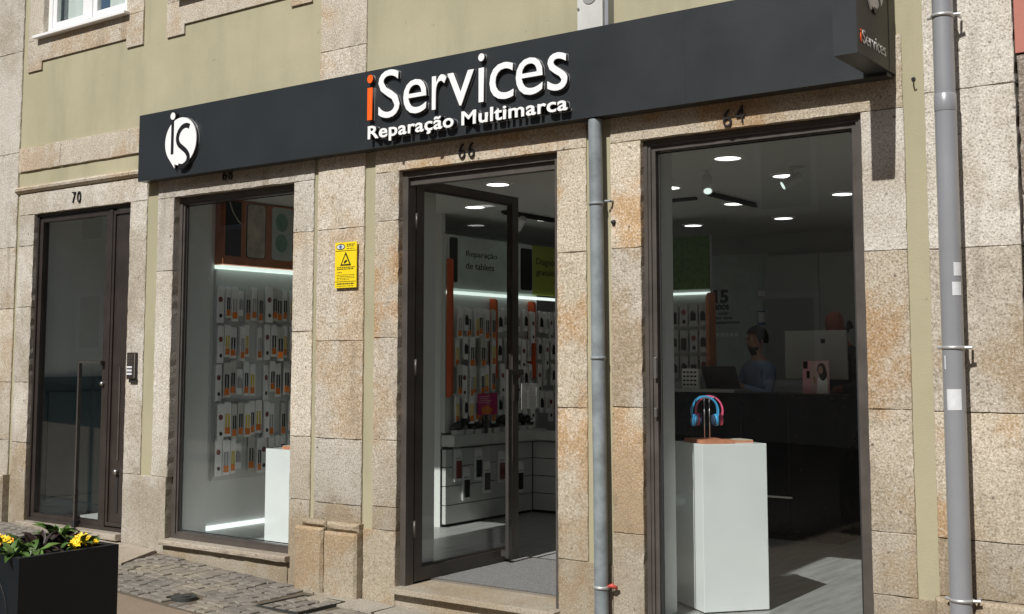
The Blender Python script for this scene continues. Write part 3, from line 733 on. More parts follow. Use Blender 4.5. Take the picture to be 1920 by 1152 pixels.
g = MB(); g.tube([(qx+.085, 0.03, 2.42), (qx+.085, -0.015, 2.42)], 0.018, 10, radii=[.022, .012]); g.build('wall_plug', 'rubber', P1, smooth=True)

# junction box above the sign
CB = empty('junction_box', (-3.74, -0.05, 3.59)); tag(CB, 'pale grey plastic junction box on the wall above the signboard', 'junction box')
MB().box(-3.842, -3.66, -0.075, 0.028, 3.585, 4.02).build('box', 'box_plastic', CB, bevel=0.008)
MB().box(-3.658, -3.632, -0.055, 0.028, 3.585, 4.02).build('side_rail', 'pipe_grey', CB)
g = MB(); g.tube([(-3.75, -0.0755, 3.80), (-3.75, -0.080, 3.80)], 0.05, 24); g.build('knockout', 'counter_grey', CB)
g = MB(); g.tube([(-3.83, -0.074, 3.73), (-3.83, -0.08, 3.73)], 0.008, 10); g.build('screw', 'steel', CB)

# intercom
IC = empty('intercom', (-8.19, -0.015, 1.44)); tag(IC, 'dark metal intercom with speaker grille and three pale buttons beside door 70', 'intercom')
MB().box(-8.248, -8.142, -0.032, -0.006, 1.452, 1.668).build('body', 'bronze_dark', IC, bevel=0.004)
MB().box(-8.150, -8.1425, -0.0345, -0.031, 1.462, 1.66).build('trim', 'steel', IC)
for k in range(6): MB().box(-8.238, -8.165, -0.0345, -0.031, 1.575+k*.013, 1.581+k*.013).build('grille_slat', 'bronze', IC)
for k in range(3): MB().box(-8.238, -8.172, -0.037, -0.031, 1.487+k*.027, 1.503+k*.027).build('button', 'paper_white', IC)
MB().box(-8.23, -8.135, -0.02, -0.004, 1.425, 1.452).build('back_box', 'rubber', IC)

# house numbers
def number(s, x, z, h, lab, y=-0.003):
    e = empty('house_number', (x, y, z)); tag(e, lab, 'house number')
    wd = h*0.56; n = len(s); 
    for k, ch in enumerate(s):
        u0 = x+k*(wd+h*0.22); dz = 0.014 if (s == '64' and k == 1) else 0
        fit_text('digit', ch, u0, u0+wd*(0.92), z+dz, z+h+dz, FAC(y), 0.0, 0.010, 'number_iron', e, -0.012)
number('70', -9.115, 2.966, 0.096, 'black iron number 70 on the pale lintel')
number('68', -7.145, 2.985, 0.085, 'dark iron number 68 in the shade under the signboard emblem')
number('66', -4.812, 2.918, 0.10, 'dark iron number 66 above the open door')
number('64', -2.912, 2.905, 0.10, 'dark iron number 64 above the right window')

# yellow security notice
YS = empty('security_notice', (-5.8, -0.03, 2.10)); tag(YS, 'yellow video surveillance notice with warning triangle on the granite pilaster', 'notice')
X0, X1, Z0, Z1 = -5.908, -5.700, 2.108, 2.428; fy = FAC(-0.028)
MB().box(X0, X1, -0.028, -0.023, Z0, Z1).build('plate', 'sign_yellow', YS)
cxm = (X0+X1)/2
MB().prism([(cxm-.052, Z0+.155), (cxm+.052, Z0+.155), (cxm, Z0+.252)], fy, 0, .0012).build('warning_triangle', 'letter_black', YS)
MB().prism([(cxm-.036, Z0+.165), (cxm+.036, Z0+.165), (cxm, Z0+.230)], fy, .0013, .002).build('triangle_field', 'sign_yellow', YS)
MB().prism([(cxm-.016, Z0+.172), (cxm-.010, Z0+.168), (cxm+.016, Z0+.184), (cxm+.014, Z0+.194), (cxm+.006, Z0+.196), (cxm-.014, Z0+.184)], fy, .0021, .003).build('camera_symbol', 'letter_black', YS)
eye = [(X0+.012+.042*(1-math.cos(t)), Z1-.032+.021*math.sin(t)*(1 if t < math.pi else 1)) for t in [2*math.pi*k/20 for k in range(20)]]
MB().prism(eye, fy, 0, .0012).build('eye_symbol', 'letter_black', YS)
MB().prism([(X0+.018+.036*(1-math.cos(t)), Z1-.032+.0155*math.sin(t)) for t in [2*math.pi*k/20 for k in range(20)]], fy, .0013, .002).build('eye_white', 'paper_white', YS)
MB().prism([(X0+.054+.013*math.cos(t), Z1-.032+.013*math.sin(t)) for t in [2*math.pi*k/14 for k in range(14)]], fy, .0021, .003).build('iris', 'pack_blue', YS)
R = random.Random(11); g = MB()
def dashes(u0, u1, v, h):
    u = u0
    while u < u1-.004:
        e_ = min(u1, u+R.uniform(.006, .026)); g.prism([(u, v), (e_, v), (e_, v+h), (u, v+h)], fy, 0, .0008); u = e_+R.uniform(.003, .006)
dashes(X0+.112, X1-.018, Z1-.020, .006); dashes(X0+.112, X1-.03, Z1-.032, .006); dashes(X0+.112, X1-.022, Z1-.048, .004)
dashes(X0+.02, X1-.015, Z0+.140, .006); dashes(X0+.02, X1-.03, Z0+.128, .006); dashes(X0+.02, X0+.07, Z0+.105, .005)
for k in range(4): dashes(X0+.02, X1-.02-(.05 if k == 3 else 0), Z0+.088-k*.011, .0035)
dashes(X0+.02, X1-.02, Z0+.024, .008); dashes(X0+.02, X1-.03, Z0+.010, .004)
g.build('small_print', 'letter_black', YS)['kind'] = 'stuff'
for z in (Z0+.042, Z1-.062): MB().box(X0+.004, X1-.004, -0.0295, -0.0285, z, z+.003).build('rule', 'letter_black', YS)

# small hook and old fixings in the render strip beside the projecting sign
e = empty('wall_hook', (-1.85, 0.0, 3.03)); tag(e, 'tiny bent iron hook in the olive strip beside the projecting sign', 'hook')
g = MB(); g.tube([(-1.852, 0.02, 3.035), (-1.852, -0.02, 3.03), (-1.846, -0.03, 3.015), (-1.836, -0.03, 3.02)], .004, 8); g.build('hook', 'rubber', e)
g = MB(); g.tube([(-1.852, 0.012, 3.035), (-1.852, 0.006, 3.035)], .010, 10); g.build('rosette', 'rubber', e)
# ================================================================== PLANTER
PL = empty('planter', (-5.675, -2.43, 0.0)); tag(PL, 'square black metal planter box standing on the pavement in front', 'planter')
x0, x1, y0, y1, zt, zb = -6.01, -5.343, -2.712, -2.152, 0.652, 0.02; th = 0.018
g = MB(); g.box(x0, x0+th, y0, y1, zb, zt); g.build('side_panel', 'planter_black', PL)
g = MB(); g.box(x1-th, x1, y0, y1, zb, zt); g.build('side_panel', 'planter_black', PL)
g = MB(); g.box(x0+th, x1-th, y0, y0+th, zb, zt); g.build('front_panel', 'planter_black', PL)
g = MB(); g.box(x0+th, x1-th, y1-th, y1, zb, zt); g.build('back_panel', 'planter_black', PL)
g = MB(); wd = 0.045
for a in ((x0+th+.001, x1-th-.001, y0+th+.001, y0+wd), (x0+th+.001, x1-th-.001, y1-wd, y1-th-.001), (x0+th+.001, x0+wd, y0+wd, y1-wd), (x1-wd, x1-th-.001, y0+wd, y1-wd)): g.box(*a, zt-.012, zt-.002)
g.build('rim', 'planter_black', PL)
MB().box(x0+th, x1-th, y0+th, y1-th, 0.4, 0.60).build('soil', 'soil', PL)
for r0 in (0.262, 0.19):
    pts = [(-5.69+r0*math.cos(t), y0-.0005, 0.34+r0*math.sin(t)) for t in [2*math.pi*k/48 for k in range(49)]]
    g = MB(); g.tube(pts, 0.0045, 6, cap=False); g.build('emblem_line', 'planter_line', PL)
def leaf_mesh(L, W, droop, r, curl=0.25):
    g = MB(); n = 5
    for k in range(n+1):
        t = k/n; wd = W*math.sin(math.pi*min(1, 0.12+t*0.9))**0.8*(1-0.15*t); x = L*t; z = L*(0.35*t-droop*t*t)
        for s_ in (-1, 0, 1): g.v.append((x, s_*wd/2, z+(abs(s_)*curl*wd)+r.uniform(-.002, .002)))
    for k in range(n):
        for s_ in range(2): a = k*3+s_; g.f.append((a, a+3, a+4, a+1))
    return g
R = random.Random(21)
LEAVES = {m: [leaf_mesh(R.uniform(.045, .085), R.uniform(.022, .038), R.uniform(.1, .7), R).mesh('leaf') for _ in range(4)] for m in ('leaf_green', 'leaf_light', 'leaf_dark')}
for m, l in LEAVES.items():
    for me in l:
        me.materials.append(MAT[m])
        for f in me.polygons: f.use_smooth = True
def petal_mesh(mat):
    g = MB()
    for k in range(5):
        a = 2*math.pi*k/5+0.3; n = 5; rr = 0.026 if k not in (1,) else 0.030
        ring_ = []
        base = len(g.v); g.v.append((0, 0, 0.0))
        for q in range(7):
            b_ = a+math.radians(-42+14*q); rad = rr*(0.72+0.34*math.sin(math.pi*q/6))+R.uniform(-.0015, .0015)
            g.v.append((rad*math.cos(b_), rad*math.sin(b_), 0.004+0.006*math.sin(q*2.2+k)+0.0012*k))
        for q in range(6): g.f.append((base, base+1+q, base+2+q))
    me = g.mesh('flower'); me.materials.append(MAT[mat])
    for f in me.polygons: f.use_smooth = True
    return me
FLW = [petal_mesh('petal_yellow') for _ in range(3)]+[petal_mesh('petal_amber')]
def plant(name, lab, x, y, nl, mats, nf, spread, hgt, cat, seed, fset=(0, 1, 2)):
    r = random.Random(seed); e = empty(name, (x, y, 0.60)); tag(e, lab, cat)
    st = MB()
    for k in range(nl):
        m = r.choice(mats); me = r.choice(LEAVES[m]); o = bpy.data.objects.new('leaf', me); link(o); o.parent = e
        a = r.uniform(0, 6.283); d = r.uniform(0, spread)
        o.location = (d*math.cos(a), d*math.sin(a), 0.005+r.uniform(0, hgt)); o.rotation_euler = (r.uniform(-.4, .4), r.uniform(-.9, .2), a+r.uniform(-.7, .7))
        o.scale = (1.35, 1.35, 1.35); st.tube([(x, y, 0.59), (x+d*math.cos(a), y+d*math.sin(a), 0.605+o.location.z)], 0.002, 5)
    for k in range(nf):
        o = bpy.data.objects.new('flower', FLW[r.choice(fset)]); link(o); o.parent = e
        a = r.uniform(0, 6.283); d = spread*0.75*math.sqrt(r.random())
        o.location = (d*math.cos(a), d*math.sin(a), hgt*(0.8+0.45*(1-(d/spread)**2))+r.uniform(-.006, .012))
        o.rotation_euler = (r.uniform(0.2, 1.15), r.uniform(-.5, .5), 0.75+r.uniform(-.9, .9)); o.scale = (1.1, 1.1, 1.1)
        st.tube([(x, y, 0.59), (x+d*math.cos(a), y+d*math.sin(a), 0.60+o.location.z)], 0.002, 5)
    st.build('stem', 'leaf_green', e)
plant('pansy_plant', 'bright yellow pansy clump at the right corner of the planter', -5.495, -2.262, 10, ['leaf_green'], 13, 0.07, 0.055, 'flowers', 1)
plant('pansy_plant', 'yellow and amber pansy clump at the left edge of the picture', -5.80, -2.55, 10, ['leaf_green'], 13, 0.075, 0.06, 'flowers', 2, (0, 1, 3, 3))
plant('leafy_plant', 'light green leafy plant at the back of the planter', -5.80, -2.215, 26, ['leaf_light', 'leaf_green'], 0, 0.05, 0.075, 'plant', 3)
plant('leafy_plant', 'green leafy plant in the front middle of the planter', -5.56, -2.52, 26, ['leaf_light', 'leaf_green', 'leaf_green'], 0, 0.07, 0.05, 'plant', 4)
plant('dark_plant', 'dark purple-leaved plant in the middle of the planter', -5.66, -2.40, 34, ['leaf_dark'], 0, 0.075, 0.055, 'plant', 5)
plant('dark_plant', 'dark purple-leaved plant behind the yellow clump', -5.69, -2.235, 26, ['leaf_dark', 'leaf_dark', 'leaf_green'], 0, 0.06, 0.055, 'plant', 6)
plant('leafy_plant', 'low leaves drooping over the near left planter rim', -5.50, -2.655, 16, ['leaf_light', 'leaf_green'], 0, 0.06, 0.06, 'plant', 7)

# ================================================================== INSIDE THE SHOP
FZ = 0.112
structure(MB().box(-8.10, -1.5, 0.42, 6.4, 0.0, FZ).build('floor', 'floor_wood'))
structure(MB().box(-7.80, -5.36, 0.20, 0.42, 0.0, 0.20).build('floor_window_bay', 'floor_wood'))
structure(MB().box(-4.03, -1.6, 0.12, 0.42, 0.0, FZ).build('floor_window_strip', 'floor_wood'))
structure(MB().box(-10.4, -1.5, 0.30, 6.5, 2.952, 3.02).build('ceiling', 'int_ceiling'))
structure(MB().box(-8.0, -7.80, 0.12, 6.4, -0.2, 2.952).build('wall_left', 'int_white'))
structure(MB().box(-1.75, -1.6, 0.12, 6.4, -0.2, 2.952).build('wall_right', 'int_white'))
structure(MB().box(-8.0, -1.6, 5.82, 6.0, -0.2, 2.952).build('wall_back', 'int_grey'))
structure(MB().box(-7.80, -6.90, 2.345, 2.40, FZ, 2.952).build('wall_return', 'int_white'))
g = MB(); g.box(-3.60, -3.58, 0.30, 0.42, FZ, 0.21); g.box(-3.62, -3.578, 0.12, 0.30, FZ, 0.21); structure(g.build('skirting', 'int_white'))
structure(MB().box(-3.66, -3.60, 0.12, 0.48, FZ, 2.952).build('wall_pier', 'int_white'))
# door mat
MATT = empty('door_mat', (-4.69, 0.9, FZ)); tag(MATT, 'speckled grey entrance mat inside the open door', 'mat')
MB().box(-5.33, -4.06, 0.335, 1.43, FZ+.003, FZ+.012).build('carpet', 'mat_grey', MATT)
MB().box(-5.335, -4.055, 0.315, 0.334, FZ+.002, FZ+.014).build('edge_strip', 'steel', MATT)
MB().box(-5.335, -4.055, 1.431, 1.445, FZ+.002, FZ+.014).build('edge_strip', 'rubber', MATT)
# hallway behind door 70
structure(MB().box(-9.72, -8.1, 0.401, 2.3, 0.0, 0.20).build('floor_hall', 'int_grey'))
structure(MB().box(-9.85, -8.1, 2.2, 2.3, 0.2, 2.952).build('wall_hall_back', 'int_white'))
structure(MB().box(-9.85, -9.722, 0.402, 2.3, 0.0, 2.952).build('wall_hall_side', 'int_white'))
structure(MB().box(-8.12, -8.005, 0.41, 4.0, 0.0, 2.952).build('wall_hall_party', 'int_white'))
W = empty('wainscot', (-9.70, 1.4, 0.2)); tag(W, 'dark teal panelled wainscot in the hallway behind door 70', 'wall panelling')
MB().box(-9.720, -9.696, 0.127, 2.2, 0.208, 1.42).build('board', 'wainscot', W); MB().box(-9.720, -9.682, 0.127, 2.2, 1.42, 1.455).build('rail', 'wainscot', W)
for a in (0.20, 0.90, 1.56): yring(-9.6955, -9.685, a, a+.62, 0.35, 1.32, 0.03, 0.03, 0.03, 0.03).build('moulding', 'wainscot', W)
# ceiling lamps
lab = ['first', 'second', 'third', 'fourth']
lampdata = [(-3.445, 1.15), (-3.445, 2.09), (-3.445, 3.26), (-4.42, 2.12), (-4.42, 3.29), (-4.50, 4.52), (-5.39, 1.19), (-5.47, 4.55), (-6.36, 2.15), (-6.385, 3.30), (-5.98, 1.07), (-3.5, 4.6), (-6.45, 4.6), (-4.42, 1.15)]
lamplab = ['nearest round ceiling downlight seen through the right window', 'large round ceiling downlight high in the middle of the right window', 'round ceiling downlight at the right edge of the right window',
 'round ceiling downlight at the left edge of the right window', 'thin round ceiling downlight left of centre in the right window', 'round ceiling downlight over the counter in the right window',
 'largest round ceiling downlight seen through the open doorway', 'round ceiling downlight above the far product wall in the right window', 'round ceiling downlight seen through the glass of the open door leaf',
 'round ceiling downlight at the right side of the open doorway', 'round ceiling downlight at the hinge side of the open door leaf', 'round ceiling downlight behind the counter at the back right', 'round ceiling downlight behind the far product wall',
 'round ceiling downlight hidden above the lintel by the right window']
def lampmesh():
    g = MB(); g.tube([(0, 0, -0.006), (0, 0, -0.001)], 0.084, 28); d = g.mesh('d'); d.materials.append(MAT['lamp_glow'])
    g = MB(); n = 28
    for r, z in ((0.085, -0.002), (0.088, -0.010), (0.100, -0.008), (0.102, 0.0)):
        for k in range(n): g.v.append((r*math.cos(2*math.pi*k/n), r*math.sin(2*math.pi*k/n), z))
    for q in range(3):
        for k in range(n): g.f.append((q*n+k, q*n+(k+1) % n, (q+1)*n+(k+1) % n, (q+1)*n+k))
    b_ = g.mesh('b'); b_.materials.append(MAT['int_white']); return d, b_
LD, LB = lampmesh()
for (x, y), l in zip(lampdata, lamplab):
    e = empty('ceiling_lamp', (x, y, 2.951)); tag(e, l, 'ceiling light', 'round downlights in the shop ceiling')
    for nm, me in (('diffuser', LD), ('bezel', LB)): o = bpy.data.objects.new(nm, me); link(o); o.parent = e
# track spotlights
def spot(x, y, az, tilt, lab, zc=2.85, col='int_white'):
    e = empty('track_spotlight', (x, y, 2.95)); tag(e, lab, 'spotlight', 'track spotlights under the ceiling')
    g = MB(); g.tube([(x, y, 2.95), (x, y, zc+.01)], 0.012, 8); g.build('stem', col, e)
    d = Vector((math.sin(az)*math.cos(tilt), math.cos(az)*math.cos(tilt), -math.sin(tilt))); c = Vector((x, y, zc))
    g = MB(); g.tube([c-d*.07, c+d*.07], 0.036, 16); g.build('can', col, e, smooth=False)
    g = MB(); g.tube([c+d*.0705, c+d*.073], 0.028, 16); g.build('lens', 'led_glow', e)
spot(-3.25, 1.75, -2.2, 0.5, 'tilted spotlight near the top right corner of the right window')
spot(-3.80, 1.55, 2.6, 0.9, 'spotlight hanging below the split downlight in the right window')
spot(-6.30, 2.75, -1.2, 0.7, 'white cylinder spotlight above the tablet repair panel'); spot(-6.25, 3.45, -1.1, 0.7, 'white cylinder spotlight near the free edge of the door leaf')
def track(x0, x1, y0, y1, lab):
    e = empty('ceiling_track', (x0, y0, 2.93)); tag(e, lab, 'lighting track', 'black ceiling tracks')
    MB().box(x0, x1, y0, y1, 2.925, 2.951).build('rail', 'rubber', e)
    MB().box(x0+.02, x0+.05, y0+.002, y1-.002, 2.912, 2.925).build('end_feed', 'rubber', e)
track(-6.33, -6.27, 2.5, 3.6, 'dark lighting track seen through the doorway'); track(-5.2, -4.5, 2.72, 2.76, 'dark lighting track seen high in the right window'); track(-4.3, -4.26, 2.5, 3.4, 'dark lighting track running away over the counter')

# ---- product packs
def rect_on(x, y0, y1, z0, z1): return [(x, y0, z0), (x, y1, z0), (x, y1, z1), (x, y0, z1)]
def pack_meshes(wd, h, kind, seed, card='pack_white'):
    r = random.Random(seed); out = []
    g = MB(); n = [(-wd/2, -h), (wd/2, -h), (wd/2, -.012), (wd/2-.010, 0), (-wd/2+.010, 0), (-wd/2, -.012)]
    g.prism(n, lambda u, v, d: (d, u, v), 0, 0.006)
    g.box(-0.05, 0.012, -.002, .002, -.012, -.008)      # hook wire
    out.append(('card', g.mesh(), card))
    g = MB()
    for q in range(1, r.choice((2, 3, 4))): g.prism([(u*.97+.003*q, v+.006*q) for u, v in n], lambda u, v, d: (d-.016*q, u, v), 0, 0.004)
    out.append(('card_behind', g.mesh(), card))
    F = 0.0068
    if kind == 'cable':
        g = MB()
        for s_ in (-1, 1): g.box(0.006, F+.004, s_*wd*.2-.006, s_*wd*.2+.006, -h*.72, -h*.34)
        g.box(0.006, F+.003, -wd*.2+.006, wd*.2-.006, -h*.36, -h*.345)
        out.append(('printed_cable', g.mesh(), r.choice(['dark_print', 'dark_print', 'dark_print', 'pack_grey', 'pack_yellow', 'pack_blue'])))
        g = MB()
        g.box(0.006, F+.002, -wd*.2-.010, wd*.2+.010, -h*.92, -h*.73)
        out.append(('printed_band', g.mesh(), 'pack_orange'))
    elif kind == 'round':
        g = MB(); g.prism([(wd*.30*math.cos(t), -h*.36+wd*.34*math.sin(t)) for t in [2*math.pi*k/14 for k in range(14)]], lambda u, v, d: (0.006+d, u, v), 0, .002); out.append(('printed_disc', g.mesh(), 'pack_brown'))
        g = MB(); g.prism([(wd*.22*math.cos(t)+.004, -h*.80+wd*.25*math.sin(t)) for t in [2*math.pi*k/14 for k in range(14)]], lambda u, v, d: (0.006+d, u, v), 0, .002); out.append(('printed_band', g.mesh(), 'dark_print'))
    elif kind == 'plug':
        g = MB(); g.prism([(-wd*.3, -h*.75), (wd*.3, -h*.75), (wd*.3, -h*.42), (-wd*.1, -h*.3), (-wd*.3, -h*.42)], lambda u, v, d: (0.006+d, u, v), 0, .012); out.append(('charger', g.mesh(), r.choice(['dark_print', 'pack_grey'])))
    elif kind == 'case':
        g = MB(); g.box(0.006, 0.022, -wd*.30, wd*.30, -h*.90, -h*.36); out.append(('phone_case', g.mesh(), r.choice(['dark_print', 'pack_brown', 'dark_print'])))
        g = MB(); g.box(0.006, F, -wd*.35, wd*.35, -h*.30, -h*.26); out.append(('printed_band', g.mesh(), 'pack_grey'))
    for _, me, m in out: me.materials.append(MAT[m])
    return out
def place_pack(name, proto, loc, rz, lab, cat, grp):
    o = bpy.data.objects.new(name, proto[0][1]); link(o); o.location = loc; o.rotation_euler = (0, 0, rz); tag(o, lab, cat, grp)
    for nm, me, _ in proto[1:]:
        c = bpy.data.objects.new(nm, me); link(c); c.parent = o
        if nm == 'card_behind': c['kind'] = 'stuff'
ORD = ['first', 'second', 'third', 'fourth', 'fifth', 'sixth', 'seventh', 'eighth', 'ninth', 'tenth', 'eleventh', 'twelfth', 'thirteenth', 'fourteenth', 'fifteenth', 'sixteenth', 'seventeenth', 'eighteenth', 'nineteenth', 'twentieth', 'last but two', 'last but one', 'last', 'very last']
ROW = ['top', 'second', 'third', 'fourth', 'bottom']
CAB = [pack_meshes(.066, (.285, .27, .29, .28, .26, .29, .275, .29)[s], 'cable', s, ('pack_white', 'pack_white', 'pack_cream', 'pack_white', 'pack_white', 'pack_cream', 'pack_white', 'pack_white')[s]) for s in range(8)]; DIM = [pack_meshes(.08, .20, k, 3, 'pack_grey') for k in ('plug', 'round', 'case', 'plug')]; RND = [pack_meshes(.068, .305, 'round', s) for s in range(2)]; PLG = [pack_meshes(.064, .21, 'plug', s) for s in range(2)]  # DIM: white packs on grey cards, the dimness by the counter painted in
R = random.Random(4)
# panel behind them
PW = empty('accessory_display', (-7.79, 0.9, 0.6)); tag(PW, 'light product wall with lit shelf edge and picture panels behind the left window', 'display wall')
MB().box(-7.799, -7.775, 0.475, 2.3, 0.62, 2.36).build('back_board', 'slat_white', PW)
MB().box(-7.799, -7.69, 0.475, 2.3, 2.40, 2.945).build('header', 'rust_board', PW)
MB().box(-7.799, -7.70, 0.478, 2.3, 2.368, 2.392).build('light_strip', 'led_glow', PW)
MB().box(-7.689, -7.684, 0.49, 0.655, 2.47, 2.93).build('picture', 'dark_print', PW); 
def rrect(u0, u1, v0, v1, r): 
    p = []
    for cu, cv, a in ((u1-r, v0+r, -90), (u1-r, v1-r, 0), (u0+r, v1-r, 90), (u0+r, v0+r, 180)):
        for k in range(5): t = math.radians(a+k*22.5); p.append((cu+r*math.cos(t), cv+r*math.sin(t)))
    return p
MB().prism(rrect(0.715, 0.925, 2.465, 2.93, .03), SIDE(-7.689), 0, .005).build('picture', 'dark_print', PW)
MB().prism(rrect(0.722, 0.918, 2.472, 2.925, .028), SIDE(-7.6838), 0, .002).build('picture_print', 'card_beige', PW)
MB().prism(rrect(1.0, 1.24, 2.47, 2.93, .03), SIDE(-7.689), 0, .005).build('picture', 'card_pale', PW)
for cv in (2.80, 2.62): MB().prism([(1.11+.07*math.cos(t), cv+.08*math.sin(t)) for t in [2*math.pi*k/20 for k in range(20)]], SIDE(-7.6838), 0, .002).build('picture_print', 'card_teal', PW)
g = MB(); g.tube([(-7.683, 0.52, 2.93), (-7.683, 0.56, 2.84), (-7.683, 0.62, 2.77), (-7.683, 0.65, 2.75)], 0.006, 6); g.build('picture_print', 'card_beige', PW)
for r_, zt in enumerate((2.225, 1.90, 1.585, 1.255, 0.955)):
    for c in range(12):
        y = 0.515+c*0.072+R.uniform(-.006, .006)
        p = RND[c % 2] if c in (0, 7) else (PLG[0] if c == 3 and r_ % 2 == 0 else CAB[(c*3+r_*5+R.randrange(3)) % 8])
        if (c, r_) in ((5, 1), (4, 4), (9, 3), (6, 2)): continue
        kind = 'round-print' if c in (0, 7) else ('charger' if p is PLG[0] else 'cable')
        place_pack('accessory_pack', p, (-7.745+R.uniform(-.02, .015), y, zt-(.05 if p is PLG[0] else 0)+R.uniform(-.02, .014)), R.uniform(-.22, .22),
                   'white %s pack, %s from the left in the %s row behind the left window' % (kind, ORD[c], ROW[r_]), 'accessory pack', 'packs hanging behind the left window')
# emissive white strip along the foot of the wall
MB().box(-7.799, -7.775, 0.445, 2.3, 0.222, 0.258).build('floor_glow_strip', 'glow_white', PW)

# ---- the product wall seen through the door
DW = empty('tablet_wall', (-6.86, 3.0, FZ)); tag(DW, 'tall white slatted product wall with header panels seen through the open door', 'display wall')
XW = -6.84
MB().box(XW-.06, XW-.012, 2.35, 3.80, 0.95, 2.76).build('back_board', 'slat_white', DW)
MB().box(XW-.010, XW+.012, 2.37, 3.44, 2.262, 2.75).build('header', 'card_pale', DW)
MB().box(XW-.010, XW+.012, 3.70, 4.60, 2.262, 2.76).build('header', 'card_olive', DW)
MB().box(XW-.010, XW+.010, 3.445, 3.695, 2.262, 2.755).build('header', 'card_pale', DW)
MB().box(XW-.010, XW+.03, 2.36, 4.60, 2.212, 2.238).build('light_strip', 'led_glow', DW)
for a, b_, z0_, z1_ in ((2.375, 2.49, 2.32, 2.73), (3.49, 3.68, 2.30, 2.715)):
    MB().prism(rrect(a, b_, z0_, z1_, .02), SIDE(XW+.0125), 0, .004).build('phone_picture', 'dark_print', DW)
sd = SIDE(XW+.0125)
fit_text('lettering', 'Reparação', 2.62, 3.10, 2.555, 2.625, sd, 0, .002, 'dark_print', DW, desc='Rpçã'); fit_text('lettering', 'de tablets', 2.62, 3.05, 2.455, 2.515, sd, 0, .002, 'dark_print', DW)
fit_text('lettering', 'Diagnóstico', 3.76, 4.30, 2.55, 2.635, sd, 0, .002, 'dark_print', DW, desc='Dgó'); fit_text('lettering', 'gratuito', 3.76, 4.12, 2.445, 2.52, sd, 0, .002, 'dark_print', DW)
# lower unit: white slats with dark grooves, on two sides of the corner
zs = [FZ+.02, 0.30, 0.47, 0.64, 0.80]
for a, b_ in zip(zs, zs[1:]):
    MB().box(XW-.05, XW, 2.35, 3.70, a+.008, b_).build('slat', 'slat_white', DW); MB().box(XW, -5.45, 3.715, 3.76, a+.008, b_).build('slat', 'slat_white', DW)
MB().box(XW-.06, XW-.04, 2.35, 3.73, FZ, 0.80).build('groove_back', 'slot_black', DW); MB().box(XW-.04, -5.45, 3.74, 3.775, FZ, 0.80).build('groove_back', 'slot_black', DW)
MB().box(XW-.05, XW+.10, 2.35, 3.82, 0.83, 0.93).build('shelf', 'slat_white', DW); MB().box(XW+.10, -5.45, 3.62, 3.82, 0.83, 0.91).build('shelf', 'slat_white', DW)
g = MB(); n = 10
def fin(x, y, z0_, z1_, par, mat='orange_board', dep=0.13, along='x'):
    p = [(0, z0_), (dep*.4, z0_), (dep, z0_+dep*.6)]+[(dep*.55+dep*.45*math.cos(t), z1_-dep*.45+dep*.45*math.sin(t)) for t in [math.pi/2*k/6 for k in range(7)]]+[(0, z1_)]
    fnc = (lambda u, v, d: (x+u, y+d, v)) if along == 'x' else (lambda u, v, d: (x+d, y-u, v))
    MB().prism(p, fnc, 0, 0.03).build('fin', mat, par)
for y in (2.352, 3.0, 3.63): fin(XW+.001, y, 1.27 if y < 2.5 else 1.40, 2.53 if y < 2.5 else 2.19, DW, dep=0.055 if y < 2.5 else 0.075)
CASE = [pack_meshes(.105, .29, 'case', s) for s in range(4)]
DROW = ['top', 'second', 'third', 'bottom']
for r_, zt in enumerate((2.10, 1.83, 1.57, 1.31)):
    c = 0; y = 2.455
    while y < 4.35:
        if min(abs(y-3.015), abs(y-3.645)) < .05: y += .06; continue
        near_left = y < 2.95
        p = CAB[(c*3+r_) % 8] if near_left and c != 1 else (PLG if (c+r_) % 3 else RND)[c % 2]
        place_pack('accessory_pack', p, (XW+.06+R.uniform(-.02, .03), y, zt+R.uniform(-.015, .012)-.01), R.uniform(-.15, .15),
                   'white blister pack, %s along the %s row seen through the door' % (ORD[c], DROW[r_]), 'accessory pack', 'packs on the wall through the door')
        y += .082 if near_left else .10; c += 1
caseplaces = [(2.50, 0.80), (2.62, 0.62), (2.80, 0.79), (2.93, 0.66), (3.16, 0.74), (3.30, 0.70), (3.46, 0.62)]
for k, (y, z) in enumerate(caseplaces): place_pack('phone_case_pack', CASE[k % 4], (XW+.02, y, z), R.uniform(-.05, .05), 'hanging phone case box, %s from the left on the lower slats through the door' % ORD[k], 'phone case', 'phone case boxes on the lower slats')
place_pack('phone_case_pack', CASE[1], (-6.42, 3.70, 0.86), -math.pi/2, 'white phone case box on the short slatted return by the door jamb', 'phone case', 'phone case boxes on the lower slats')
# things heaped on the ledge
R = random.Random(9)
for k in range(9):
    y = 2.45+k*.14; e = empty('pouch', (XW+.05, y, 0.93)); tag(e, '%s dark pouch from the left lying on the ledge through the door' % ORD[k], 'pouch', 'dark pouches on the ledge')
    g = MB(); pts = [(XW+.03+R.uniform(-.02, .03), y-.06, 1.00+R.uniform(-.02, .03)), (XW+.05, y, 1.03+R.uniform(-.02, .05)), (XW+.05, y+.06, 0.99)]
    g.tube(pts, .04, 10, radii=[.018, .045, .02]); g.build('bag', R.choice(['dark_print', 'dark_print', 'laptop_dark']), e, smooth=True)
    g = MB(); g.box(XW+.02, XW+.085, y-.05, y+.05, 0.931, 0.975); g.build('tray', 'slat_white', e)
e = empty('promo_card', (XW+.12, 2.8, 0.95)); tag(e, 'magenta promotional card standing on the ledge through the door', 'promo card')
MB().box(XW+.115, XW+.12, 2.67, 2.96, 1.10, 1.30).build('card', 'magenta', e)
for k in range(4): MB().box(XW+.1205, XW+.121, 2.69, 2.69+(.14, .12, .19, .16)[k], 1.265-k*.018, 1.273-k*.018).build('print_line', 'pink_card', e)
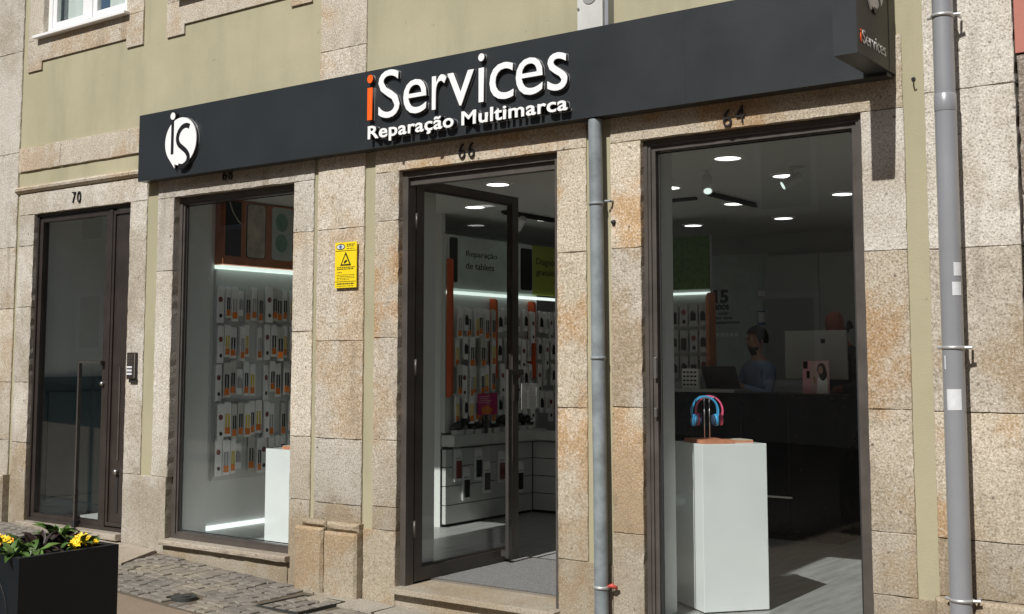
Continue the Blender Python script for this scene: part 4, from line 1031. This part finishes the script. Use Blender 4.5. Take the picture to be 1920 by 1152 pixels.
MB().prism([(2.73, 1.11), (2.86, 1.11), (2.90, 1.15), (2.80, 1.19), (2.72, 1.17)], SIDE(XW+.1205), 0, .001).build('print_shape', 'pack_orange', e)
MB().box(XW+.10, XW+.114, 2.80, 2.83, 0.93, 1.28).build('prop', 'dark_print', e)
# grey hanging sign on the door
e = empty('hanging_card', (-5.2, 1.5, 1.2)); tag(e, 'grey card with sideways lettering hanging beside the door handle', 'hanging sign')
MB().box(-5.262, -5.258, 1.32, 1.545, 1.236, 1.43).build('card', 'int_grey', e)
me = fit_text('lettering', 'inovas', 0, 0.165, 0, 0.05, (lambda u, v, d: (-5.2575+d, 1.42-v, 1.245+u)), 0, .001, 'letter_white', e)
g = MB()
for a, b_ in ((0, .03), (.035, .075), (.08, .105), (.11, .15)): g.box(-5.2575, -5.257, 1.505, 1.518, 1.25+a, 1.25+b_)
g.build('small_print', 'letter_white', e)['kind'] = 'stuff'
g = MB(); g.tube([(-5.26, 1.43, 1.43), (-5.262, 1.34, 1.47), (-5.265, 1.29, 1.50)], .002, 6); g.build('cord', 'dark_print', e)

# ---- white plinths in the windows
def plinth(lab, corners, z1):
    e = empty('display_plinth', (sum(c[0] for c in corners)/4, sum(c[1] for c in corners)/4, FZ)); tag(e, lab, 'plinth', 'white display plinths')
    g = MB(); n = 4
    g.add([(x, y, FZ+.008) for x, y in corners]+[(x, y, z1) for x, y in corners], [(3, 2, 1, 0), (4, 5, 6, 7)]+[(i, (i+1) % 4, 4+(i+1) % 4, 4+i) for i in range(4)])
    g.build('box', 'gloss_white', e, bevel=0.003)
    c = Vector((sum(q[0] for q in corners)/4, sum(q[1] for q in corners)/4)); inn = [c+(Vector(q)-c)*.94 for q in corners]
    g = MB(); g.add([(q.x, q.y, FZ) for q in inn]+[(q.x, q.y, FZ+.010) for q in inn], [(3, 2, 1, 0), (4, 5, 6, 7)]+[(i, (i+1) % 4, 4+(i+1) % 4, 4+i) for i in range(4)]); g.build('foot', 'rubber', e)
A, Bc, Cc = Vector((-3.297, .434)), Vector((-3.03, .756)), Vector((-3.594, .643))
plinth('tall white plinth with headphones behind the right window', [A, Bc, Bc+Cc-A, Cc], 1.102)
plinth('white plinth half hidden at the right side of the left window', [Vector((-7.455, .765)), Vector((-7.10, .735)), Vector((-7.07, 1.09)), Vector((-7.425, 1.12))], 0.882)
e = empty('card_stack', (-7.25, .9, 0.883)); tag(e, 'small tan box lying on the left window plinth', 'box')
MB().box(-7.30, -7.12, .80, .92, .8835, .905).build('box', 'cork', e); MB().box(-7.295, -7.125, .805, .915, .906, .909).build('lid', 'card_beige', e)
ux = (Bc-A).normalized(); uy = (Cc-A).normalized(); ctr = (Bc+Cc)/2
def on_plinth(a, b_): q = A+ux*a+uy*b_; return (q.x, q.y)
# headphone stand: cork base, two steel rods with a cradle
ST = empty('headphone_stand', (*on_plinth(.13, .18), 1.102)); tag(ST, 'cork-based steel stand carrying two headphones on the tall plinth', 'stand')
MB().obox(on_plinth(.14, .18), ux, uy, .10, .135, 1.1025, 1.122).build('base', 'cork', ST, bevel=.003)
hx, hy = on_plinth(.125, .18)
g = MB()
for d in (-.017, .017): g.tube([(hx+ux.x*d, hy+ux.y*d, 1.12), (hx+ux.x*d, hy+ux.y*d, 1.378)], .0035, 8)
g.build('rod', 'steel', ST, smooth=True)
g = MB(); g.tube([(hx-ux.x*.05, hy-ux.y*.05, 1.385), (hx-ux.x*.045, hy-ux.y*.045, 1.372), (hx+ux.x*.045, hy+ux.y*.045, 1.372), (hx+ux.x*.05, hy+ux.y*.05, 1.385)], .004, 8); g.build('cradle', 'steel', ST, smooth=True)
def headphones(lab, c, az, mat):
    e = empty('headphones', (c[0], c[1], 1.30)); tag(e, lab, 'headphones')
    d = Vector((math.cos(az), math.sin(az), 0)); n = Vector((-math.sin(az), math.cos(az), 0)); C0 = Vector((c[0]-.035, c[1]-.012, 1.292)); K = 1.12
    pts = [C0+d*(.082*math.cos(t))+Vector((0, 0, .092*math.sin(t))) for t in [math.radians(-28+236*k/22) for k in range(23)]]
    g = MB()
    for k, p in enumerate(pts):
        t = math.radians(-28+236*k/22); rad = (d*math.cos(t)+Vector((0, 0, math.sin(t))))
        for a, b_ in ((-.013, -.005), (.013, -.005), (.013, .005), (-.013, .005)): g.v.append(tuple(p+n*a+rad*b_))
    for k in range(22):
        for q in range(4): g.f.append((k*4+q, k*4+(q+1) % 4, k*4+4+(q+1) % 4, k*4+4+q))
    g.f += [(0, 1, 2, 3), (88, 89, 90, 91)]
    g.build('headband', mat, e, smooth=False)
    for s_ in (-1, 1):
        cc = C0+d*(.066*s_)+Vector((0, 0, -.052)); ax = (d*s_+Vector((0, 0, .12))).normalized()
        g = MB(); g.tube([cc-ax*.004, cc+ax*.004, cc+ax*.012, cc+ax*.018], .03, 20, radii=[.036, .037, .034, .020]); cup = g.build('ear_cup', mat, e, smooth=True)
        g = MB(); g.tube([cc-ax*.020, cc-ax*.016, cc-ax*.005], .03, 20, radii=[.026, .034, .035]); g.build('ear_pad', 'head_pad', cup, smooth=True)
        g = MB(); g.tube([cc+ax*.018, cc+ax*.0195], .012, 14); g.build('badge', 'pack_white', cup)
        g = MB(); g.tube([cc+Vector((0, 0, .028)), C0+d*(.075*s_)+Vector((0, 0, -.036))], .006, 8); g.build('slider', mat, e)
hp = on_plinth(.12, .12); headphones('sky-blue headphones hung in front on the stand', (hp[0]-.0, hp[1]), math.radians(42), 'head_blue')
hp = on_plinth(.185, .19); headphones('pink headphones hung behind the blue pair', hp, math.radians(34), 'head_pink')
e = empty('cork_pad', (*on_plinth(.35, .19), 1.103)); tag(e, 'small tan card pad lying on the tall plinth', 'pad')
MB().obox(on_plinth(.345, .20), ux, uy, .055, .075, 1.1028, 1.113).build('block', 'cork', e); MB().obox(on_plinth(.345, .20), ux, uy, .054, .074, 1.1132, 1.117).build('top_sheet', 'card_beige', e)

# ---- counter
CT = empty('shop_counter', (-4.4, 3.8, FZ)); tag(CT, 'long black service counter with pale worktop behind the right window', 'counter')
MB().box(-5.30, -3.60, 3.43, 4.02, FZ+.05, 1.29).build('front', 'counter_black', CT, bevel=.004)
MB().box(-5.32, -3.58, 3.40, 4.05, 1.292, 1.326).build('worktop', 'counter_black', CT, bevel=.004)
MB().box(-5.30, -4.50, 3.39, 3.72, 1.328, 1.352).build('top_shelf', 'counter_grey', CT)
MB().box(-5.28, -3.62, 3.47, 4.0, FZ, FZ+.048).build('kick_board', 'rubber', CT)
for a in (-4.88, -4.46, -4.03): MB().box(a, a+.006, 3.4255, 3.43, FZ+.06, 1.28).build('panel_joint', 'rubber', CT)
MB().box(-4.4, -4.0, 3.41, 3.429, .46, .475).build('trim', 'steel', CT)
# ---- monitor seen from behind
MO = empty('desktop_monitor', (-3.93, 3.86, 1.326)); tag(MO, 'large aluminium desktop computer seen from behind on the counter', 'computer monitor')
MB().box(-4.22, -3.66, 3.835, 3.862, 1.44, 1.862).build('screen_back', 'screen_alu', MO, bevel=.008)
MB().box(-4.03, -3.85, 3.80, 3.834, 1.335, 1.60).build('stand', 'screen_alu', MO, bevel=.004); MB().box(-4.05, -3.83, 3.74, 3.93, 1.327, 1.335).build('foot', 'screen_alu', MO)
MB().box(-4.01, -3.84, 3.8325, 3.834, 1.70, 1.85).build('notice', 'pack_grey', MO); MB().box(-3.89, -3.85, 3.8310, 3.832, 1.75, 1.79).build('notice_print', 'dark_print', MO)
# ---- laptop
LT = empty('laptop', (-4.70, 3.80, 1.352)); tag(LT, 'open dark laptop on the counter in front of the man', 'laptop')
MB().add([(-4.93, 3.74, 1.335), (-4.60, 3.74, 1.335), (-4.62, 3.66, 1.55), (-4.95, 3.66, 1.55), (-4.93, 3.752, 1.335), (-4.60, 3.752, 1.335), (-4.62, 3.672, 1.552), (-4.95, 3.672, 1.552)], [(0,1,2,3),(7,6,5,4),(0,4,5,1),(1,5,6,2),(2,6,7,3),(3,7,4,0)]).build('lid', 'laptop_dark', LT)
MB().box(-4.93, -4.60, 3.755, 3.98, 1.327, 1.343).build('base', 'laptop_dark', LT)
# ---- leaflets beside the laptop
e = empty('leaflet_holder', (-5.08, 3.62, 1.352)); tag(e, 'white printed leaflet holder at the left end of the counter', 'leaflet holder')
MB().box(-5.11, -4.95, 3.60, 3.64, 1.3525, 1.53).build('holder', 'pack_white', e)
for k in range(4): 
    g = MB()
    for q in range(4): g.box(-5.10+q*.036, -5.075+q*.036, 3.598, 3.5995, 1.38+k*.037, 1.395+k*.037)
    g.build('print_line', 'dark_print', e)
# ---- pink promotional card with a woman's picture
PC = empty('portrait_card', (-3.93, 3.50, 1.326)); tag(PC, 'pink counter card with a picture of a long-haired woman', 'promo card')
fp = FAC(3.52)
MB().box(-3.93, -3.70, 3.52, 3.526, 1.328, 1.60).build('card', 'pink_card', PC)
MB().prism([(-3.81, 1.33), (-3.715, 1.33), (-3.715, 1.44), (-3.735, 1.475), (-3.775, 1.48), (-3.80, 1.45)], fp, .0008, .0014).build('print_body', 'pack_white', PC)
MB().prism([(-3.765+.040*math.cos(t)+(.012 if math.sin(t) < 0 else 0), 1.52+(.062 if math.sin(t) > 0 else .085)*math.sin(t)) for t in [2*math.pi*k/20 for k in range(20)]], fp, .0015, .002).build('print_hair', 'hair', PC)
MB().prism([(-3.773+.022*math.cos(t), 1.525+.034*math.sin(t)) for t in [2*math.pi*k/16 for k in range(16)]], fp, .0021, .0026).build('print_face', 'skin', PC)
MB().box(-3.925, -3.885, 3.5185, 3.5195, 1.535, 1.595).build('print_block', 'dark_print', PC); MB().box(-3.895, -3.868, 3.5185, 3.5195, 1.455, 1.515).build('print_block', 'dark_print', PC)
MB().box(-3.86, -3.705, 3.5192, 3.5198, 1.335, 1.595).build('print_field', 'card_rose', PC)
MB().prism([(-3.80, 1.43), (-3.835, 1.40), (-3.84, 1.46), (-3.825, 1.475)], fp, .0009, .0015).build('print_arm', 'skin', PC)
MB().add([(-3.85, 3.527, 1.33), (-3.75, 3.527, 1.33), (-3.75, 3.60, 1.33), (-3.85, 3.60, 1.33), (-3.80, 3.527, 1.56)], [(0, 1, 4), (1, 2, 4), (2, 3, 4), (3, 0, 4), (0, 3, 2, 1)]).build('prop', 'pink_card', PC)

# ---- far product wall beside the counter
FW = empty('product_gondola', (-5.4, 3.9, FZ)); tag(FW, 'dim product display with lit edge and orange end beside the counter', 'display wall')
MB().box(-5.95, -4.945, 3.86, 3.90, FZ, 2.76).build('back_board', 'int_grey', FW)
MB().box(-5.95, -4.945, 3.845, 3.859, 2.26, 2.755).build('header', 'leaf_green', FW); MB().box(-5.95, -4.945, 3.83, 3.859, 2.212, 2.232).build('light_strip', 'led_glow', FW)
fin(-4.944, 3.90, 1.40, 2.225, FW, 'rust_board', dep=.14, along='y')
for r_, zt in enumerate((2.12, 1.88, 1.64)):
    for c in range(6):
        place_pack('accessory_pack', DIM[(c*3+r_) % 4], (-5.50+c*.10, 3.82, zt), -math.pi/2, 'white pack painted dim grey, %s in the %s row of the display beside the counter' % (ORD[c], ('upper', 'middle', 'lower')[r_]), 'accessory pack', 'packs on the display by the counter')
# ---- back wall: anniversary lettering, panels
BW = empty('anniversary_lettering', (-5.6, 5.8, 1.6)); tag(BW, 'large dark 15 anos lettering with review stars on the back wall', 'wall lettering')
MB().box(-6.2, -5.22, 5.80, 5.818, 0.2, 2.75).build('board', 'card_pale', BW)
fb = FAC(5.80)
fit_text('numeral', '15', -5.872, -5.700, 2.225, 2.375, fb, 0, .004, 'dark_print', BW, .045); fit_text('lettering', 'anos', -5.872, -5.695, 2.155, 2.21, fb, 0, .004, 'dark_print', BW, .03)
fit_text('lettering', 'a cuidar', -5.872, -5.70, 2.100, 2.138, fb, 0, .003, 'dark_print', BW, .02); fit_text('lettering', 'dos seus', -5.872, -5.66, 2.050, 2.088, fb, 0, .003, 'dark_print', BW, .02); fit_text('lettering', 'equipamentos', -5.872, -5.575, 1.990, 2.036, fb, 0, .003, 'dark_print', BW, .02)
fit_text('lettering', 'Trustpilot', -5.83, -5.585, 1.925, 1.975, fb, 0, .003, 'pack_grey', BW)
for k in range(5): MB().box(-5.855+k*.056, -5.818+k*.056, 5.796, 5.80, 1.865, 1.902).build('star', 'pack_white', BW)
for z_, h_, m in ((2.26, .10, 'card_beige'), (1.98, .15, 'pack_blue')):
    MB().box(-5.36, -5.25, 5.790, 5.798, z_, z_+h_).build('sticker', m, BW); MB().box(-5.35, -5.26, 5.787, 5.7895, z_+.03, z_+h_-.012).build('sticker_print', 'pack_white', BW)
for k, a in enumerate((-5.20, -4.60, -4.0, -3.4, -2.8)):
    e = empty('cupboard', (a+.3, 5.6, FZ)); tag(e, '%s tall grey-white cupboard from the left along the back wall' % ORD[k], 'cupboard', 'tall cupboards on the back wall')
    MB().box(a+.004, a+.596, 5.62, 5.80, FZ, 2.70).build('door', 'int_grey', e); MB().box(a+.05, a+.07, 5.60, 5.62, 1.2, 1.5).build('handle', 'steel', e)

# ================================================================== PEOPLE
def person(name, label, joints, edges, radii, root, loc, rz, shirt, skinmat, hairmat, skin_test, hair=True, head=None):
    me = bpy.data.meshes.new('body'); me.from_pydata(joints, edges, []); o = bpy.data.objects.new('tmp', me); link(o)
    md = o.modifiers.new('s', 'SKIN'); md.use_smooth_shade = True
    for i, v in enumerate(me.skin_vertices[0].data): v.radius = radii[i]; v.use_root = (i == root)
    o.modifiers.new('d', 'SUBSURF').levels = 2
    dg = bpy.context.evaluated_depsgraph_get(); dg.update(); m2 = bpy.data.meshes.new_from_object(o.evaluated_get(dg)); bpy.data.objects.remove(o)
    m2.materials.clear()
    for m in (shirt, skinmat, hairmat): m2.materials.append(MAT[m])
    for p in m2.polygons:
        p.material_index = int(skin_test(p.center)); p.use_smooth = True
    if head:
        hc, hr = head
        for v in m2.vertices:       # shape the skull: face plane, brow, chin
            d = v.co-Vector(hc)
            if d.length < hr*2.1 and v.co.z > hc[2]-hr*1.25:
                if d.y < 0: v.co.y += 0.010*(abs(d.z)/hr)
    b = bpy.data.objects.new('body', m2); link(b)
    e = empty(name, loc); e.rotation_euler = (0, 0, rz); tag(e, label, 'person'); b.parent = e
    return e
def man():
    J = [(0,0,.95),(0,0,1.12),(0,.01,1.30),(0,.01,1.44),(0,0,1.52),(0,-.025,1.60),(0,-.015,1.69),(0,-.005,1.765),
         (.215,.01,1.42),(.29,-.06,1.18),(.13,-.27,1.26),(.05,-.30,1.37),
         (-.215,.01,1.42),(-.29,-.06,1.18),(-.13,-.27,1.25),(-.05,-.30,1.35),
         (.10,0,.90),(.11,-.01,.50),(.11,.02,.08),(.11,-.12,.04),(-.10,0,.90),(-.11,-.01,.50),(-.11,.02,.08),(-.11,-.12,.04), (0,-.115,1.645)]
    E_ = [(0,1),(1,2),(2,3),(3,4),(4,5),(5,6),(6,7),(3,8),(8,9),(9,10),(10,11),(3,12),(12,13),(13,14),(14,15),(0,16),(16,17),(17,18),(18,19),(0,20),(20,21),(21,22),(22,23),(6,24)]
    Rd = [(.16,.12),(.155,.11),(.18,.12),(.10,.085),(.050,.052),(.058,.070),(.074,.094),(.056,.072),(.07,.065),(.05,.05),(.036,.036),(.04,.03),(.07,.065),(.05,.05),(.036,.036),(.04,.03),
          (.09,.09),(.06,.06),(.045,.045),(.04,.035),(.09,.09),(.06,.06),(.045,.045),(.04,.035),(.016,.016)]
    e = person('person', 'person with short dark hair in a pale blue shirt behind the counter, hands raised', J, E_, Rd, 0, (-4.62, 4.15, FZ), math.radians(-38), 'shirt_blue', 'skin', 'hair',
               lambda c: 2 if (1.545 < c.z < 1.625 and c.y < -.03 and abs(c.x) < .07 and not (1.612 < c.z and abs(c.x) < .02)) else (c.z > 1.49 or (c.y < -.24 and c.z > 1.15)))
    g = MB(); n, m = 18, 9                     # short hair with sideburns and a trimmed beard
    for i in range(m+1):
        ph = math.pi*0.60*i/m
        for k in range(n):
            th = 2*math.pi*k/n; front = math.cos(th)
            cut = 1.0 if front < 0.45 else 0.62; a = ph*cut
            g.v.append((.094*math.sin(a)*math.sin(th), -.015-.110*math.sin(a)*front+.012, 1.69+.125*math.cos(a)))
    for i in range(m):
        for k in range(n): g.f.append((i*n+k, i*n+(k+1) % n, (i+1)*n+(k+1) % n, (i+1)*n+k))
    h = g.mesh('hair'); h.materials.append(MAT['hair']); [setattr(f, 'use_smooth', True) for f in h.polygons]
    o = bpy.data.objects.new('hair', h); link(o); o.parent = e
    for s_ in (-1, 1):
        g = MB(); g.tube([(s_*.084, -.005, 1.665), (s_*.094, .006, 1.668)], .02, 10, radii=[.012, .020]); h = g.mesh('ear'); h.materials.append(MAT['skin']); o = bpy.data.objects.new('ear', h); link(o); o.parent = e
        g = MB(); g.tube([(s_*.030, -.098, 1.69), (s_*.030, -.106, 1.69)], .007, 8); h = g.mesh('eye'); h.materials.append(MAT['dark_print']); o = bpy.data.objects.new('eye', h); link(o); o.parent = e
        for q in range(5):                     # fingers folded together
            base = Vector((s_*(.045-.004*q), -.305, 1.36+.017*q-.02)); tip = base+Vector((-s_*.055, -.03+.006*q, .012)); end = tip+Vector((-s_*.02, .02, -.012))
            if q == 0: tip = base+Vector((-s_*.03, .015, .045)); end = tip+Vector((-s_*.01, .005, .02))
            g = MB(); g.tube([base, tip, end], .009, 8, radii=[.010, .009, .007]); h = g.mesh('finger'); h.materials.append(MAT['skin']); [setattr(f, 'use_smooth', True) for f in h.polygons]
            o = bpy.data.objects.new('finger', h); link(o); o.parent = e
man()
def second():
    J = [(0,0,.95),(0,0,1.15),(0,.0,1.38),(0,-.02,1.50),(0,-.04,1.58),(0,-.075,1.66),(0,-.10,1.75),(0,-.085,1.845),(.18,0,1.46),(.25,-.08,1.2),(.14,-.28,1.16),(-.18,0,1.46),(-.25,-.08,1.2),(-.14,-.28,1.16),
         (.1,0,.9),(.11,0,.5),(.11,0,.06),(-.1,0,.9),(-.11,0,.5),(-.11,0,.06)]
    E_ = [(0,1),(1,2),(2,3),(3,4),(4,5),(5,6),(6,7),(3,8),(8,9),(9,10),(3,11),(11,12),(12,13),(0,14),(14,15),(15,16),(0,17),(17,18),(18,19)]
    Rd = [(.16,.12),(.155,.11),(.17,.12),(.10,.09),(.06,.06),(.072,.085),(.084,.10),(.052,.062),(.07,.065),(.05,.05),(.04,.04),(.07,.065),(.05,.05),(.04,.04),(.09,.09),(.06,.06),(.05,.05),(.09,.09),(.06,.06),(.05,.05)]
    e = person('person', 'person with ruddy bald head just showing above the desktop monitor', J, E_, Rd, 0, (-3.90, 4.38, FZ), math.radians(-25), 'shirt_dark', 'skin_red', 'hair', lambda c: c.z > 1.55 or (c.y < -.22 and c.z > 1.1)); e.scale = (1.04, 1.04, 1.05)
    for s_ in (-1, 1):
        g = MB(); g.tube([(s_*.088, -.04, 1.66), (s_*.090, .0, 1.74), (s_*.075, .03, 1.70)], .02, 8, radii=[.014, .026, .02]); h = g.mesh('hair'); h.materials.append(MAT['hair']); o = bpy.data.objects.new('hair', h); link(o); o.parent = e
second()

# ================================================================== HOUSES ACROSS THE STREET (mirrored in the panes)
def house(x0, x1, h, mat, lab, nw):
    e = empty('house', ((x0+x1)/2, -14, gz((x0+x1)/2))); tag(e, lab, 'house', 'houses across the street')
    MB().box(x0, x1, -22, -14, gz((x0+x1)/2)-1, h).build('wall', mat, e); MB().box(x0-.05, x1+.05, -22.3, -13.7, h, h+.35).build('roof', 'tile_roof', e)
    for fl in range(int(h//3.2)):
        for k in range(nw):
            x = x0+(x1-x0)*(k+.5)/nw; z = 1.0+fl*3.1+gz((x0+x1)/2)
            f = MB().ring(x-.6, x+.6, z, z+1.7, .12, -14.0+.0, -13.93).build('window', 'white_frame', e)
            MB().box(x-.5, x+.5, -13.998, -13.97, z+.1, z+1.6).build('pane', 'far_glass', f)
house(-34, -22.1, 9.0, 'cream_render', 'cream house across the street at the far left end', 4)
house(-22, -13.1, 7.5, 'olive_render', 'olive house across the street, second in the row', 3)
house(-13, -4.1, 9.2, 'cream_render', 'cream house across the street, third in the row', 3)
house(-4, 6, 8.0, 'pink_render', 'pink house across the street opposite the right window', 3)
